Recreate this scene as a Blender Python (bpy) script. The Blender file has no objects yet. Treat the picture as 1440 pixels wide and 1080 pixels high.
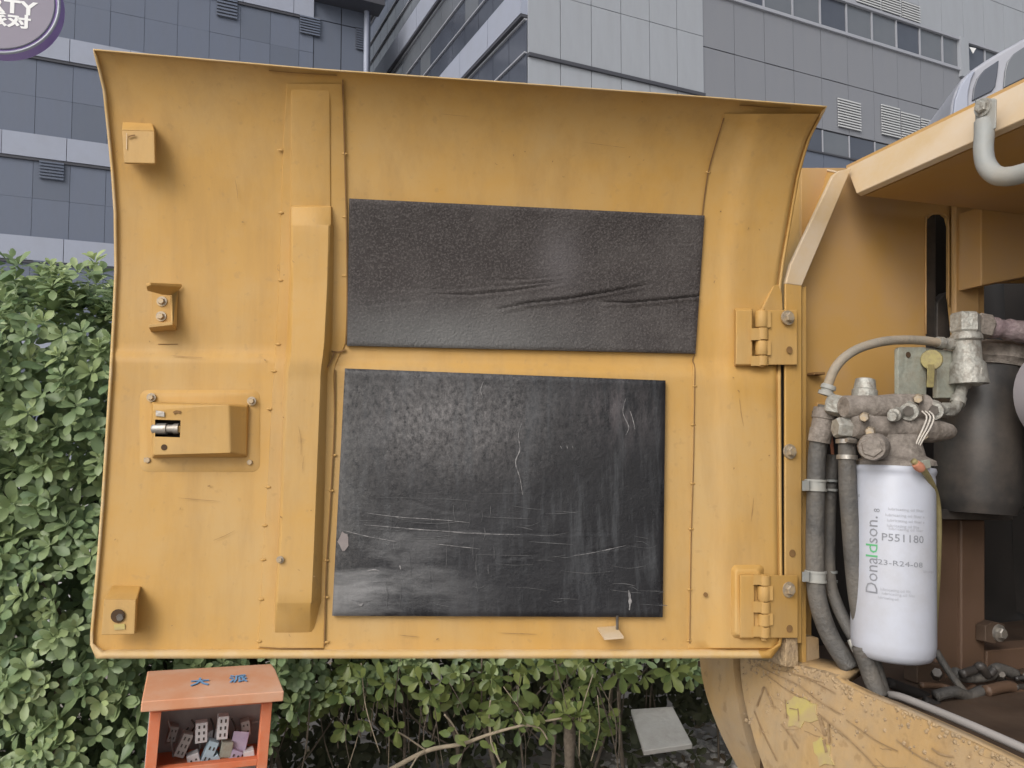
import bpy, bmesh, math, random
from mathutils import Vector, Matrix, noise

random.seed(7)
S = bpy.context.scene
COL = S.collection

# ------------------------------------------------------------------ camera, sky, sun, exposure
F = 1080.0                       # focal length in photograph pixels (1440 wide)
CAM = Vector((0.0, 0.0, 1.6))
PITCH = math.radians(3.0)
cam_d = bpy.data.cameras.new('camera')
cam_d.sensor_width = 36.0
cam_d.lens = 36.0 * F / 1440.0
cam_d.clip_start = 0.02
cam_d.clip_end = 500.0
cam_o = bpy.data.objects.new('camera', cam_d)
COL.objects.link(cam_o)
cam_o.location = CAM
cam_o.rotation_euler = (math.radians(90) + PITCH, 0, 0)
S.camera = cam_o

SUN_EL, SUN_AZ = 36.0, -150.0     # degrees; azimuth of the sun seen from the scene, from +Y towards +X
w = bpy.data.worlds.new('World')
S.world = w
w.use_nodes = True
nt = w.node_tree
nt.nodes.clear()
out = nt.nodes.new('ShaderNodeOutputWorld')
bg = nt.nodes.new('ShaderNodeBackground')
sky = nt.nodes.new('ShaderNodeTexSky')
sky.sky_type = 'NISHITA'
sky.sun_disc = False
sky.sun_elevation = math.radians(SUN_EL)
sky.sun_rotation = math.radians(SUN_AZ)
sky.air_density = 1.2
sky.dust_density = 4.0
sky.ozone_density = 1.0
hsv = nt.nodes.new('ShaderNodeHueSaturation')
hsv.inputs['Saturation'].default_value = 0.35
nt.links.new(sky.outputs[0], hsv.inputs['Color'])
nt.links.new(hsv.outputs[0], bg.inputs['Color'])
bg.inputs['Strength'].default_value = 0.15
nt.links.new(bg.outputs[0], out.inputs['Surface'])

sun_d = bpy.data.lights.new('sun', 'SUN')
sun_d.energy = 0.8
sun_d.angle = math.radians(28)
sun_d.color = (1.0, 0.96, 0.9)
sun_o = bpy.data.objects.new('sun', sun_d)
COL.objects.link(sun_o)
az, el = math.radians(SUN_AZ), math.radians(SUN_EL)
to_sun = Vector((math.sin(az) * math.cos(el), math.cos(az) * math.cos(el), math.sin(el)))
sun_o.rotation_euler = to_sun.to_track_quat('Z', 'Y').to_euler()
sun_o.location = (0, -3, 8)

S.view_settings.view_transform = 'Standard'
S.view_settings.look = 'None'
S.view_settings.gamma = 1.0
S.view_settings.use_curve_mapping = False
S.view_settings.exposure = 0.15

# ------------------------------------------------------------------ measuring helpers
CP, SP = math.cos(PITCH), math.sin(PITCH)

def ray(u, v):
    xc = (u - 720.0) / F
    zc = (540.0 - v) / F
    return Vector((xc, CP - SP * zc, SP + CP * zc))

def at(u, v, Y):
    d = ray(u, v)
    return CAM + d * (Y / d.y)

def depth_of(p):
    return (p - CAM).dot(Vector((0, CP, SP)))

class Plane:
    """A plane of the place; pt() gives the point on it (h metres proud of it) seen at a photograph pixel."""
    def __init__(s, P, N):
        s.P, s.N = P.copy(), N.normalized()
    def pt(s, u, v, h=0.0):
        d = ray(u, v)
        t = ((s.P + s.N * h) - CAM).dot(s.N) / d.dot(s.N)
        return CAM + d * t

# ------------------------------------------------------------------ object helpers
WORLD = {}

def link(name, me, parent=None, origin=None):
    o = bpy.data.objects.new(name, me)
    COL.objects.link(o)
    if origin is not None:
        place(o, origin, parent)
    return o

def place(o, pos, parent=None):
    base = WORLD[parent.name] if parent else Vector((0, 0, 0))
    if parent:
        o.parent = parent
    o.location = Vector(pos) - base
    WORLD[o.name] = Vector(pos)

def thing(name, label, cat, loc, group=None):
    o = bpy.data.objects.new(name, None)
    o.empty_display_size = 0.1
    COL.objects.link(o)
    place(o, loc)
    o['label'] = label
    o['category'] = cat
    if group:
        o['group'] = group
    return o

def mk(name, verts, faces, mat, parent=None, smooth=False, bevel=0.0, kind=None, label=None, seg=2, tri=False, angle=30):
    verts = [Vector(v) for v in verts]
    lo = Vector([min(v[i] for v in verts) for i in range(3)])
    hi = Vector([max(v[i] for v in verts) for i in range(3)])
    c = (lo + hi) / 2
    me = bpy.data.meshes.new(name)
    me.from_pydata([v - c for v in verts], [], faces)
    me.validate()
    bm = bmesh.new()
    bm.from_mesh(me)
    if smooth != 'open':
        bmesh.ops.recalc_face_normals(bm, faces=bm.faces)
    bm.to_mesh(me)
    bm.free()
    if mat:
        me.materials.append(mat)
    if smooth:
        for p in me.polygons:
            p.use_smooth = True
    o = link(name, me, parent, c)
    if bevel:
        b = o.modifiers.new('bevel', 'BEVEL')
        b.width = bevel
        b.segments = seg
        b.limit_method = 'ANGLE'
        b.angle_limit = math.radians(angle)
        for p in me.polygons:
            p.use_smooth = True
        b.harden_normals = True
    if kind:
        o['kind'] = kind
    if label:
        o['label'] = label
    return o

def prism(front, back):
    n = len(front)
    vs = list(front) + list(back)
    fs = [list(range(n)), list(range(2 * n - 1, n - 1, -1))]
    for i in range(n):
        j = (i + 1) % n
        fs.append([i, n + i, n + j, j])
    return vs, fs

def plate(name, plane, poly, h, depth, mat, parent, bevel=0.0015, **k):
    front = [plane.pt(u, v, h) for u, v in poly]
    back = [p - plane.N * depth for p in front]
    return mk(name, *prism(front, back), mat, parent, bevel=bevel, **k)

def rect(u0, v0, u1, v1):
    return [(u0, v0), (u1, v0), (u1, v1), (u0, v1)]

def rrect(u0, v0, u1, v1, r, n=4):
    P = []
    for cx, cy, a0 in ((u1 - r, v0 + r, -90), (u1 - r, v1 - r, 0), (u0 + r, v1 - r, 90), (u0 + r, v0 + r, 180)):
        for i in range(n + 1):
            a = math.radians(a0 + 90.0 * i / n)
            P.append((cx + r * math.cos(a), cy + r * math.sin(a)))
    return P

def lathe_geo(p0, p1, prof, seg=20):
    """prof: list of (t along p0-p1, radius in metres)."""
    ax = (p1 - p0)
    z = ax.normalized()
    x = z.orthogonal().normalized()
    y = z.cross(x)
    vs, fs = [], []
    for t, r in prof:
        c = p0 + ax * t
        for i in range(seg):
            a = 2 * math.pi * i / seg
            vs.append(c + (x * math.cos(a) + y * math.sin(a)) * max(r, 1e-5))
    for k in range(len(prof) - 1):
        for i in range(seg):
            j = (i + 1) % seg
            fs.append([k * seg + i, k * seg + j, (k + 1) * seg + j, (k + 1) * seg + i])
    fs.append(list(range(seg))[::-1])
    m = (len(prof) - 1) * seg
    fs.append([m + i for i in range(seg)])
    return vs, fs

def lathe(name, p0, p1, prof, mat, parent, seg=20, smooth=True, **k):
    o = mk(name, *lathe_geo(p0, p1, prof, seg), mat, parent, smooth=smooth, **k)
    if smooth:
        edge_split(o)
    return o

def edge_split(o, ang=40):
    me = o.data
    bm = bmesh.new()
    bm.from_mesh(me)
    for e in bm.edges:
        if len(e.link_faces) == 2 and e.calc_face_angle(0) > math.radians(ang):
            e.smooth = False
    bm.to_mesh(me)
    bm.free()

def catmull(pts, n=8):
    P = [pts[0]] + list(pts) + [pts[-1]]
    out = []
    for i in range(1, len(P) - 2):
        p0, p1, p2, p3 = P[i - 1], P[i], P[i + 1], P[i + 2]
        for k in range(n):
            t = k / n
            out.append(0.5 * ((2 * p1) + (p2 - p0) * t + (2 * p0 - 5 * p1 + 4 * p2 - p3) * t * t + (3 * p1 - p0 - 3 * p2 + p3) * t ** 3))
    out.append(P[-2])
    return out

def tube_geo(pts, r, seg=10, taper=None):
    vs, fs = [], []
    n = len(pts)
    prev = None
    for i, p in enumerate(pts):
        d = (pts[min(i + 1, n - 1)] - pts[max(i - 1, 0)])
        d = d.normalized() if d.length > 1e-9 else Vector((0, 0, 1))
        x = (prev - d * prev.dot(d)) if prev is not None else d.orthogonal()
        x = x.normalized() if x.length > 1e-6 else d.orthogonal().normalized()
        prev = x
        y = d.cross(x)
        rr = r(i / (n - 1)) if callable(r) else r
        for k in range(seg):
            a = 2 * math.pi * k / seg
            vs.append(p + (x * math.cos(a) + y * math.sin(a)) * rr)
    for i in range(n - 1):
        for k in range(seg):
            j = (k + 1) % seg
            fs.append([i * seg + k, i * seg + j, (i + 1) * seg + j, (i + 1) * seg + k])
    fs.append(list(range(seg))[::-1])
    fs.append([(n - 1) * seg + k for k in range(seg)])
    return vs, fs

def tube(name, pts, r, mat, parent, seg=12, n=8, **k):
    return mk(name, *tube_geo(catmull(pts, n), r, seg), mat, parent, smooth=True, **k)

def merge(*geos):
    V, Fc = [], []
    for vs, fs in geos:
        b = len(V)
        V += list(vs)
        Fc += [[i + b for i in f] for f in fs]
    return V, Fc

def box_geo(c, ax, ay, az):
    vs = [c + ax * sx + ay * sy + az * sz for sz in (-1, 1) for sy in (-1, 1) for sx in (-1, 1)]
    fs = [[0, 2, 3, 1], [4, 5, 7, 6], [0, 1, 5, 4], [2, 6, 7, 3], [0, 4, 6, 2], [1, 3, 7, 5]]
    return vs, fs

def text_geo(body, size, fine=False, res=2, bold=0.0):
    """Lettering as flat triangles in the XY plane, centred; returns verts (Vector), faces."""
    cu = bpy.data.curves.new('lettering', 'FONT')
    cu.body = body
    cu.size = size
    cu.align_x = 'CENTER'
    cu.align_y = 'CENTER'
    cu.resolution_u = res
    cu.offset = bold
    o = bpy.data.objects.new('lettering', cu)
    COL.objects.link(o)
    dg = bpy.context.evaluated_depsgraph_get()
    me = bpy.data.meshes.new_from_object(o.evaluated_get(dg))
    bm = bmesh.new()
    bm.from_mesh(me)
    bmesh.ops.triangulate(bm, faces=bm.faces)
    if fine:
        for _ in range(3):
            es = [e for e in bm.edges if e.calc_length() > size * 0.16]
            if es:
                bmesh.ops.subdivide_edges(bm, edges=es, cuts=1)
                bmesh.ops.triangulate(bm, faces=bm.faces)
    bm.to_mesh(me)
    bm.free()
    vs = [v.co.copy() for v in me.vertices]
    fs = [list(p.vertices) for p in me.polygons]
    bpy.data.objects.remove(o)
    bpy.data.curves.remove(cu)
    bpy.data.meshes.remove(me)
    return vs, fs

# ------------------------------------------------------------------ materials
def nodes_of(m):
    m.use_nodes = True
    return m.node_tree.nodes, m.node_tree.links

def make_mat(name, c1, c2=None, scale=6.0, rough=0.5, rough2=None, metal=0.0, bump=0.0, bump_scale=60.0,
             spec=0.5, dirt=None, dirt_amt=0.5, dirt_scale=3.0, stretch=(1, 1, 1), fine=None, coat=0.0, streak=None):
    m = bpy.data.materials.new(name)
    N, L = nodes_of(m)
    b = N['Principled BSDF']
    b.inputs['Metallic'].default_value = metal
    b.inputs['Specular IOR Level'].default_value = spec
    b.inputs['Coat Weight'].default_value = coat
    tc = N.new('ShaderNodeTexCoord')
    mp = N.new('ShaderNodeMapping')
    mp.inputs['Scale'].default_value = stretch
    L.new(tc.outputs['Object'], mp.inputs['Vector'])
    n1 = N.new('ShaderNodeTexNoise')
    n1.inputs['Scale'].default_value = scale
    n1.inputs['Detail'].default_value = 6
    n1.inputs['Roughness'].default_value = 0.6
    L.new(mp.outputs[0], n1.inputs['Vector'])
    r1 = N.new('ShaderNodeValToRGB')
    r1.color_ramp.elements[0].position = 0.3
    r1.color_ramp.elements[1].position = 0.7
    r1.color_ramp.elements[0].color = (*c1, 1)
    r1.color_ramp.elements[1].color = (*(c2 or c1), 1)
    L.new(n1.outputs['Fac'], r1.inputs['Fac'])
    colour = r1.outputs['Color']
    if dirt:
        n2 = N.new('ShaderNodeTexNoise')
        n2.inputs['Scale'].default_value = dirt_scale
        n2.inputs['Detail'].default_value = 9
        n2.inputs['Roughness'].default_value = 0.7
        L.new(mp.outputs[0], n2.inputs['Vector'])
        r2 = N.new('ShaderNodeValToRGB')
        r2.color_ramp.elements[0].position = 0.42
        r2.color_ramp.elements[1].position = 0.68
        r2.color_ramp.elements[1].color = (dirt_amt,) * 3 + (1,)
        L.new(n2.outputs['Fac'], r2.inputs['Fac'])
        mx = N.new('ShaderNodeMixRGB')
        mx.inputs['Color2'].default_value = (*dirt, 1)
        L.new(r2.outputs['Color'], mx.inputs['Fac'])
        L.new(colour, mx.inputs['Color1'])
        colour = mx.outputs['Color']
    if fine:
        n4 = N.new('ShaderNodeTexNoise')
        n4.inputs['Scale'].default_value = fine[0]
        n4.inputs['Detail'].default_value = 3
        L.new(tc.outputs['Object'], n4.inputs['Vector'])
        r4 = N.new('ShaderNodeValToRGB')
        r4.color_ramp.elements[0].position = fine[2]
        r4.color_ramp.elements[1].position = fine[2] + 0.08
        r4.color_ramp.elements[1].color = (fine[1],) * 3 + (1,)
        L.new(n4.outputs['Fac'], r4.inputs['Fac'])
        mx2 = N.new('ShaderNodeMixRGB')
        mx2.inputs['Color2'].default_value = (*fine[3], 1)
        L.new(r4.outputs['Color'], mx2.inputs['Fac'])
        L.new(colour, mx2.inputs['Color1'])
        colour = mx2.outputs['Color']
    if streak:
        mp5 = N.new('ShaderNodeMapping')
        mp5.inputs['Scale'].default_value = (9.0, 9.0, 1.1)
        L.new(tc.outputs['Object'], mp5.inputs['Vector'])
        n5 = N.new('ShaderNodeTexNoise')
        n5.inputs['Scale'].default_value = 2.5
        n5.inputs['Detail'].default_value = 8
        n5.inputs['Roughness'].default_value = 0.7
        L.new(mp5.outputs[0], n5.inputs['Vector'])
        r5 = N.new('ShaderNodeValToRGB')
        r5.color_ramp.elements[0].position = 0.46
        r5.color_ramp.elements[1].position = 0.78
        r5.color_ramp.elements[1].color = (streak[1],) * 3 + (1,)
        L.new(n5.outputs['Fac'], r5.inputs['Fac'])
        mx5 = N.new('ShaderNodeMixRGB')
        mx5.inputs['Color2'].default_value = (*streak[0], 1)
        L.new(r5.outputs['Color'], mx5.inputs['Fac'])
        L.new(colour, mx5.inputs['Color1'])
        colour = mx5.outputs['Color']
    L.new(colour, b.inputs['Base Color'])
    if rough2 is None:
        rough2 = min(1, rough + 0.15)
    mr = N.new('ShaderNodeMapRange')
    mr.inputs['From Min'].default_value = 0.3
    mr.inputs['From Max'].default_value = 0.7
    mr.inputs['To Min'].default_value = rough
    mr.inputs['To Max'].default_value = rough2
    L.new(n1.outputs['Fac'], mr.inputs['Value'])
    L.new(mr.outputs[0], b.inputs['Roughness'])
    if bump:
        n3 = N.new('ShaderNodeTexNoise')
        n3.inputs['Scale'].default_value = bump_scale
        n3.inputs['Detail'].default_value = 5
        L.new(mp.outputs[0], n3.inputs['Vector'])
        bp = N.new('ShaderNodeBump')
        bp.inputs['Strength'].default_value = bump
        bp.inputs['Distance'].default_value = 0.01
        L.new(n3.outputs['Fac'], bp.inputs['Height'])
        L.new(bp.outputs[0], b.inputs['Normal'])
    return m

YEL1, YEL2 = (0.465, 0.264, 0.062), (0.52, 0.300, 0.082)
M = {}
M['yellow'] = make_mat('yellow_paint', YEL1, YEL2, 3.0, 0.55, 0.72, bump=0.05, bump_scale=25, dirt=(0.47, 0.325, 0.15), dirt_amt=0.75, dirt_scale=2.6,
                       fine=(70, 0.3, 0.64, (0.32, 0.2, 0.08)), streak=((0.30, 0.175, 0.06), 0.45))
M['yellow_in'] = make_mat('yellow_inner_paint', (0.48, 0.28, 0.085), (0.53, 0.32, 0.11), 4.0, 0.45, 0.6, bump=0.05, bump_scale=30, dirt=(0.42, 0.28, 0.18), dirt_amt=0.6, dirt_scale=4.0)
M['column'] = make_mat('shade_brown_paint', (0.085, 0.052, 0.036), (0.15, 0.088, 0.05), 5.0, 0.5, 0.7, dirt=(0.13, 0.08, 0.06), dirt_amt=0.7, dirt_scale=6)  # lower bulkhead: shade of the bay put into brown paint
M['cream'] = make_mat('dusty_yellow_edge', (0.52, 0.375, 0.205), (0.57, 0.42, 0.25), 8.0, 0.5, 0.7, dirt=(0.58, 0.50, 0.41), dirt_amt=0.7, dirt_scale=5)
M['seam'] = make_mat('seam_sealant', (0.16, 0.085, 0.03), (0.25, 0.14, 0.05), 40, 0.8)
M['mud'] = make_mat('muddy_yellow_paint', (0.44, 0.275, 0.105), (0.45, 0.32, 0.18), 4.0, 0.65, 0.85, bump=0.2, bump_scale=55, dirt=(0.36, 0.28, 0.19), dirt_amt=1.0,
                    dirt_scale=5, fine=(48, 0.45, 0.60, (0.24, 0.15, 0.07)), streak=((0.27, 0.175, 0.09), 0.5))
M['lip'] = make_mat('lip_highlight_paint', (0.52, 0.335, 0.12), (0.58, 0.40, 0.18), 14.0, 0.55, 0.75, dirt=(0.56, 0.43, 0.27), dirt_amt=0.8, dirt_scale=20)  # edge highlight of the lip mixed into a paler paint
M['mud_grey'] = make_mat('dried_mud', (0.36, 0.26, 0.15), (0.46, 0.33, 0.19), 30, 0.9, bump=0.6, bump_scale=120, dirt=(0.2, 0.16, 0.12), dirt_amt=0.6, dirt_scale=25)
M['gap'] = make_mat('gap_shade_brown', (0.05, 0.03, 0.015), (0.09, 0.05, 0.025), 20, 0.9)  # dark fill painted for the shade inside gaps and holes
M['steel'] = make_mat('worn_steel', (0.36, 0.35, 0.33), (0.5, 0.48, 0.45), 60, 0.35, 0.6, metal=0.75, bump=0.1, bump_scale=200, dirt=(0.3, 0.24, 0.17), dirt_amt=0.7, dirt_scale=60)
M['dark_steel'] = make_mat('dark_steel', (0.1, 0.09, 0.08), (0.2, 0.18, 0.16), 60, 0.4, 0.6, metal=0.6)
M['casting'] = make_mat('dusty_casting', (0.16, 0.135, 0.115), (0.36, 0.32, 0.285), 45, 0.65, 0.85, bump=0.28, bump_scale=170, dirt=(0.09, 0.075, 0.06), dirt_amt=0.8, dirt_scale=60)
M['fitting'] = make_mat('zinc_fitting', (0.33, 0.33, 0.30), (0.50, 0.49, 0.45), 50, 0.4, 0.65, metal=0.35, bump=0.3, bump_scale=160, dirt=(0.17, 0.14, 0.11), dirt_amt=0.85, dirt_scale=70)
M['bolt'] = make_mat('dull_bolt', (0.30, 0.25, 0.19), (0.46, 0.42, 0.36), 120, 0.45, 0.65, metal=0.4, dirt=(0.5, 0.34, 0.15), dirt_amt=0.8, dirt_scale=90)
M['rubber'] = make_mat('dusty_rubber_hose', (0.06, 0.058, 0.056), (0.105, 0.10, 0.094), 18, 0.5, 0.8, bump=0.3, bump_scale=150, dirt=(0.19, 0.165, 0.135), dirt_amt=0.5, dirt_scale=14)
M['rubber_pale'] = make_mat('pale_dusty_hose', (0.24, 0.215, 0.175), (0.33, 0.29, 0.235), 25, 0.6, 0.85, bump=0.2, bump_scale=150, dirt=(0.4, 0.3, 0.2), dirt_amt=0.6, dirt_scale=20)
M['black'] = make_mat('black_enamel', (0.035, 0.033, 0.032), (0.05, 0.046, 0.044), 12, 0.38, 0.6, dirt=(0.2, 0.16, 0.13), dirt_amt=0.35, dirt_scale=9)
M['dark'] = make_mat('dark_steel_and_shade', (0.022, 0.02, 0.019), (0.035, 0.03, 0.028), 9, 0.7, 0.9)  # near-black for dark steel and for painted shade in cavities
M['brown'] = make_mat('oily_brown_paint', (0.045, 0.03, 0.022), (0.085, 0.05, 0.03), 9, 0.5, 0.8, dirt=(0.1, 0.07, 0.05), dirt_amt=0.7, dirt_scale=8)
M['filter'] = make_mat('white_filter_enamel', (0.46, 0.485, 0.56), (0.50, 0.525, 0.60), 5, 0.3, 0.42, dirt=(0.36, 0.35, 0.35), dirt_amt=0.45, dirt_scale=9)
M['ink'] = make_mat('dark_print', (0.19, 0.20, 0.23), (0.27, 0.28, 0.31), 50, 0.6)
M['ink_pale'] = make_mat('pale_print', (0.33, 0.34, 0.38), (0.40, 0.41, 0.45), 50, 0.6)
M['ink_green'] = make_mat('green_print', (0.1, 0.38, 0.16), (0.12, 0.42, 0.2), 50, 0.6)
M['pipe'] = make_mat('grey_painted_pipe', (0.25, 0.265, 0.265), (0.31, 0.32, 0.31), 10, 0.5, 0.6, bump=0.1, bump_scale=80, dirt=(0.36, 0.32, 0.26), dirt_amt=0.5, dirt_scale=12)
M['rod'] = make_mat('pale_grey_pipe', (0.28, 0.265, 0.255), (0.34, 0.32, 0.31), 10, 0.55)
M['mauve'] = make_mat('mauve_sleeve', (0.2, 0.15, 0.16), (0.27, 0.2, 0.21), 40, 0.6, bump=0.5, bump_scale=120, dirt=(0.4, 0.36, 0.34), dirt_amt=0.5, dirt_scale=30)
M['disc'] = make_mat('grey_plastic_disc', (0.33, 0.31, 0.34), (0.38, 0.36, 0.38), 6, 0.5)
M['tag'] = make_mat('grey_green_plate', (0.26, 0.28, 0.24), (0.38, 0.38, 0.32), 40, 0.6, bump=0.2, bump_scale=90, dirt=(0.2, 0.17, 0.12), dirt_amt=0.6, dirt_scale=50)
M['key'] = make_mat('brassy_key', (0.34, 0.29, 0.12), (0.44, 0.38, 0.17), 60, 0.6, 0.8, metal=0.2, dirt=(0.2, 0.16, 0.1), dirt_amt=0.8, dirt_scale=70)
M['cable'] = make_mat('olive_cable', (0.2, 0.17, 0.08), (0.3, 0.25, 0.12), 30, 0.6)
M['wire'] = make_mat('pale_wire', (0.5, 0.46, 0.42), (0.58, 0.54, 0.48), 30, 0.6)
M['copper'] = make_mat('reddish_clip', (0.4, 0.16, 0.1), (0.5, 0.22, 0.14), 30, 0.6)
M['yellow_mark'] = make_mat('yellow_sticker', (0.50, 0.42, 0.12), (0.44, 0.36, 0.14), 40, 0.7, dirt=(0.42, 0.31, 0.17), dirt_amt=1.0, dirt_scale=25)

# buildings
M['clad_dark'] = make_mat('grey_blue_cladding', (0.118, 0.142, 0.200), (0.138, 0.160, 0.218), 0.6, 0.35, 0.45, spec=0.4, dirt=(0.10, 0.11, 0.13), dirt_amt=0.35, dirt_scale=0.35, stretch=(1, 1, 0.35))
M['clad_dark2'] = make_mat('deep_grey_cladding', (0.104, 0.124, 0.172), (0.122, 0.142, 0.190), 0.6, 0.3, 0.42, spec=0.4, dirt=(0.10, 0.11, 0.13), dirt_amt=0.35, dirt_scale=0.35, stretch=(1, 1, 0.35))
M['clad_band'] = make_mat('pale_band_cladding', (0.30, 0.33, 0.425), (0.335, 0.365, 0.455), 0.5, 0.45, 0.5, dirt=(0.2, 0.205, 0.215), dirt_amt=0.35, dirt_scale=0.35, stretch=(1, 1, 0.35))
M['clad_pale'] = make_mat('pale_grey_cladding', (0.315, 0.338, 0.382), (0.350, 0.370, 0.407), 0.4, 0.45, 0.55, dirt=(0.2, 0.205, 0.215), dirt_amt=0.35, dirt_scale=0.35, stretch=(1, 1, 0.35))
M['clad_wing'] = make_mat('mid_grey_cladding', (0.175, 0.185, 0.215), (0.215, 0.222, 0.250), 0.4, 0.4, 0.5, dirt=(0.2, 0.205, 0.215), dirt_amt=0.35, dirt_scale=0.35, stretch=(1, 1, 0.35))
M['glass'] = make_mat('dark_window_glass', (0.05, 0.058, 0.08), (0.075, 0.085, 0.11), 0.3, 0.06, 0.14, spec=0.6)
M['glass_grey'] = make_mat('grey_window_glass', (0.10, 0.115, 0.135), (0.14, 0.15, 0.17), 0.3, 0.08, 0.16, spec=0.6)
M['mullion'] = make_mat('pale_mullion', (0.3, 0.31, 0.35), (0.34, 0.35, 0.39), 3, 0.4)
M['dark_line'] = make_mat('dark_drip_edge', (0.05, 0.052, 0.065), (0.06, 0.062, 0.075), 3, 0.6)
M['louvre'] = make_mat('pale_louvre', (0.48, 0.49, 0.5), (0.54, 0.55, 0.56), 3, 0.5)
M['louvre_dark'] = make_mat('dark_louvre', (0.1, 0.11, 0.14), (0.13, 0.14, 0.17), 3, 0.5)
M['white'] = make_mat('white_print', (0.8, 0.8, 0.8), None, 3, 0.6)
# street things
M['orange'] = make_mat('orange_red_enamel', (0.64, 0.165, 0.07), (0.70, 0.215, 0.095), 9, 0.45, 0.6, dirt=(0.6, 0.34, 0.24), dirt_amt=0.6, dirt_scale=8)
M['orange_top'] = make_mat('pale_orange_enamel', (0.68, 0.30, 0.16), (0.70, 0.35, 0.20), 9, 0.5, 0.7, dirt=(0.7, 0.45, 0.33), dirt_amt=0.6, dirt_scale=8)  # paler orange than the posts
M['blue_ink'] = make_mat('blue_marker', (0.16, 0.3, 0.5), (0.2, 0.36, 0.55), 30, 0.7)
M['panel_grey'] = make_mat('grey_plastic', (0.3, 0.28, 0.27), (0.36, 0.34, 0.33), 30, 0.5)
M['panel_white'] = make_mat('white_plastic', (0.62, 0.62, 0.64), (0.68, 0.68, 0.7), 30, 0.45)
M['panel_blue'] = make_mat('pale_blue_plastic', (0.36, 0.5, 0.6), (0.44, 0.56, 0.64), 30, 0.45)
M['panel_violet'] = make_mat('violet_paper', (0.36, 0.3, 0.46), (0.5, 0.44, 0.55), 30, 0.6)
M['sign_face'] = make_mat('mauve_grey_sign_face', (0.22, 0.20, 0.255), (0.26, 0.235, 0.29), 2, 0.5)
M['sign_rim'] = make_mat('silver_rim', (0.27, 0.285, 0.33), (0.33, 0.345, 0.38), 4, 0.35, metal=0.4)
M['sign_side'] = make_mat('violet_glow_side', (0.19, 0.12, 0.34), (0.24, 0.16, 0.4), 4, 0.4)  # violet backlight glow put into the case colour
M['cab_grey'] = make_mat('pale_grey_cab_paint', (0.30, 0.31, 0.36), (0.35, 0.36, 0.41), 4, 0.3)
M['stone'] = make_mat('grey_concrete', (0.36, 0.355, 0.34), (0.45, 0.445, 0.43), 9, 0.8, bump=0.3, bump_scale=60, dirt=(0.24, 0.22, 0.2), dirt_amt=0.5, dirt_scale=7)
M['bark'] = make_mat('grey_brown_bark', (0.085, 0.068, 0.052), (0.19, 0.155, 0.12), 30, 0.85, bump=0.6, bump_scale=90)
M['twig'] = make_mat('pale_twig', (0.3, 0.25, 0.18), (0.4, 0.33, 0.24), 30, 0.8)
M['soil'] = make_mat('dry_soil', (0.15, 0.13, 0.11), (0.32, 0.29, 0.255), 3, 0.95, bump=0.8, bump_scale=30, dirt=(0.33, 0.3, 0.26), dirt_amt=0.7, dirt_scale=5)
M['pave'] = make_mat('pale_paving', (0.45, 0.44, 0.42), (0.52, 0.51, 0.49), 2, 0.85)
M['gravel'] = make_mat('grey_gravel', (0.32, 0.30, 0.28), (0.58, 0.55, 0.52), 14, 0.9, bump=0.4, bump_scale=50)

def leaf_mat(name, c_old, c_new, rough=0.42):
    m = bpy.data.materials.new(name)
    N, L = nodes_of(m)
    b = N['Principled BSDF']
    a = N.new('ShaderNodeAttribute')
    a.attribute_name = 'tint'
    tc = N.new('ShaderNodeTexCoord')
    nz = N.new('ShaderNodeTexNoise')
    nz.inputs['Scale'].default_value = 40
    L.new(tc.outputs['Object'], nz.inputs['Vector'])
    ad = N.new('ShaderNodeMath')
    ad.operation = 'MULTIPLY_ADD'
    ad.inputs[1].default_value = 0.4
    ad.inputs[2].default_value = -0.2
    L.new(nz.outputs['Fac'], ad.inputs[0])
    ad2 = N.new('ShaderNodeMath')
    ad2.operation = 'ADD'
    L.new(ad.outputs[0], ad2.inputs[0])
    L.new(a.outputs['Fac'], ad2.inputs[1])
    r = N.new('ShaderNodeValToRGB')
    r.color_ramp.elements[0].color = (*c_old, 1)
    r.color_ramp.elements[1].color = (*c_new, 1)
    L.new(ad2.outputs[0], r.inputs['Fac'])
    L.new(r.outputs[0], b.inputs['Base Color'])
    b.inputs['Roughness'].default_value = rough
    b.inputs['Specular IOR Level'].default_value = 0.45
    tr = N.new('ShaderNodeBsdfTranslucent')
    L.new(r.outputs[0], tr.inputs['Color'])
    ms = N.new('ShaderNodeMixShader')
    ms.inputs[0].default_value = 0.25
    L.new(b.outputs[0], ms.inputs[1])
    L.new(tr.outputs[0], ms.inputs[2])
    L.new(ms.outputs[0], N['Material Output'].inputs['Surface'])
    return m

M['leaf'] = leaf_mat('glossy_leaf', (0.155, 0.232, 0.118), (0.40, 0.48, 0.22))
M['leaf_fresh'] = leaf_mat('fresh_leaf', (0.085, 0.135, 0.045), (0.28, 0.32, 0.1))

M['leaf_dark'] = leaf_mat('dark_brownish_leaf', (0.05, 0.06, 0.03), (0.11, 0.10, 0.05), 0.6)  # darker leaf colour for the inner layer
M['litter'] = leaf_mat('dead_leaf', (0.09, 0.065, 0.04), (0.26, 0.2, 0.12), 0.7)
# ================================================================== THE SETTING: ground, buildings
def sheet(name, x0, x1, y0, y1, z, mat, nx=2, ny=2, fz=None, kind='structure'):
    vs, fs = [], []
    for j in range(ny):
        for i in range(nx):
            x = x0 + (x1 - x0) * i / (nx - 1)
            y = y0 + (y1 - y0) * j / (ny - 1)
            vs.append((x, y, z + (fz(x, y) if fz else 0)))
    for j in range(ny - 1):
        for i in range(nx - 1):
            a = j * nx + i
            fs.append([a, a + 1, a + nx + 1, a + nx])
    return mk(name, vs, fs, mat, None, smooth=True, kind=kind)

sheet('ground', -150, 150, -100, 200, -0.10, M['pave'])

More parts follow.
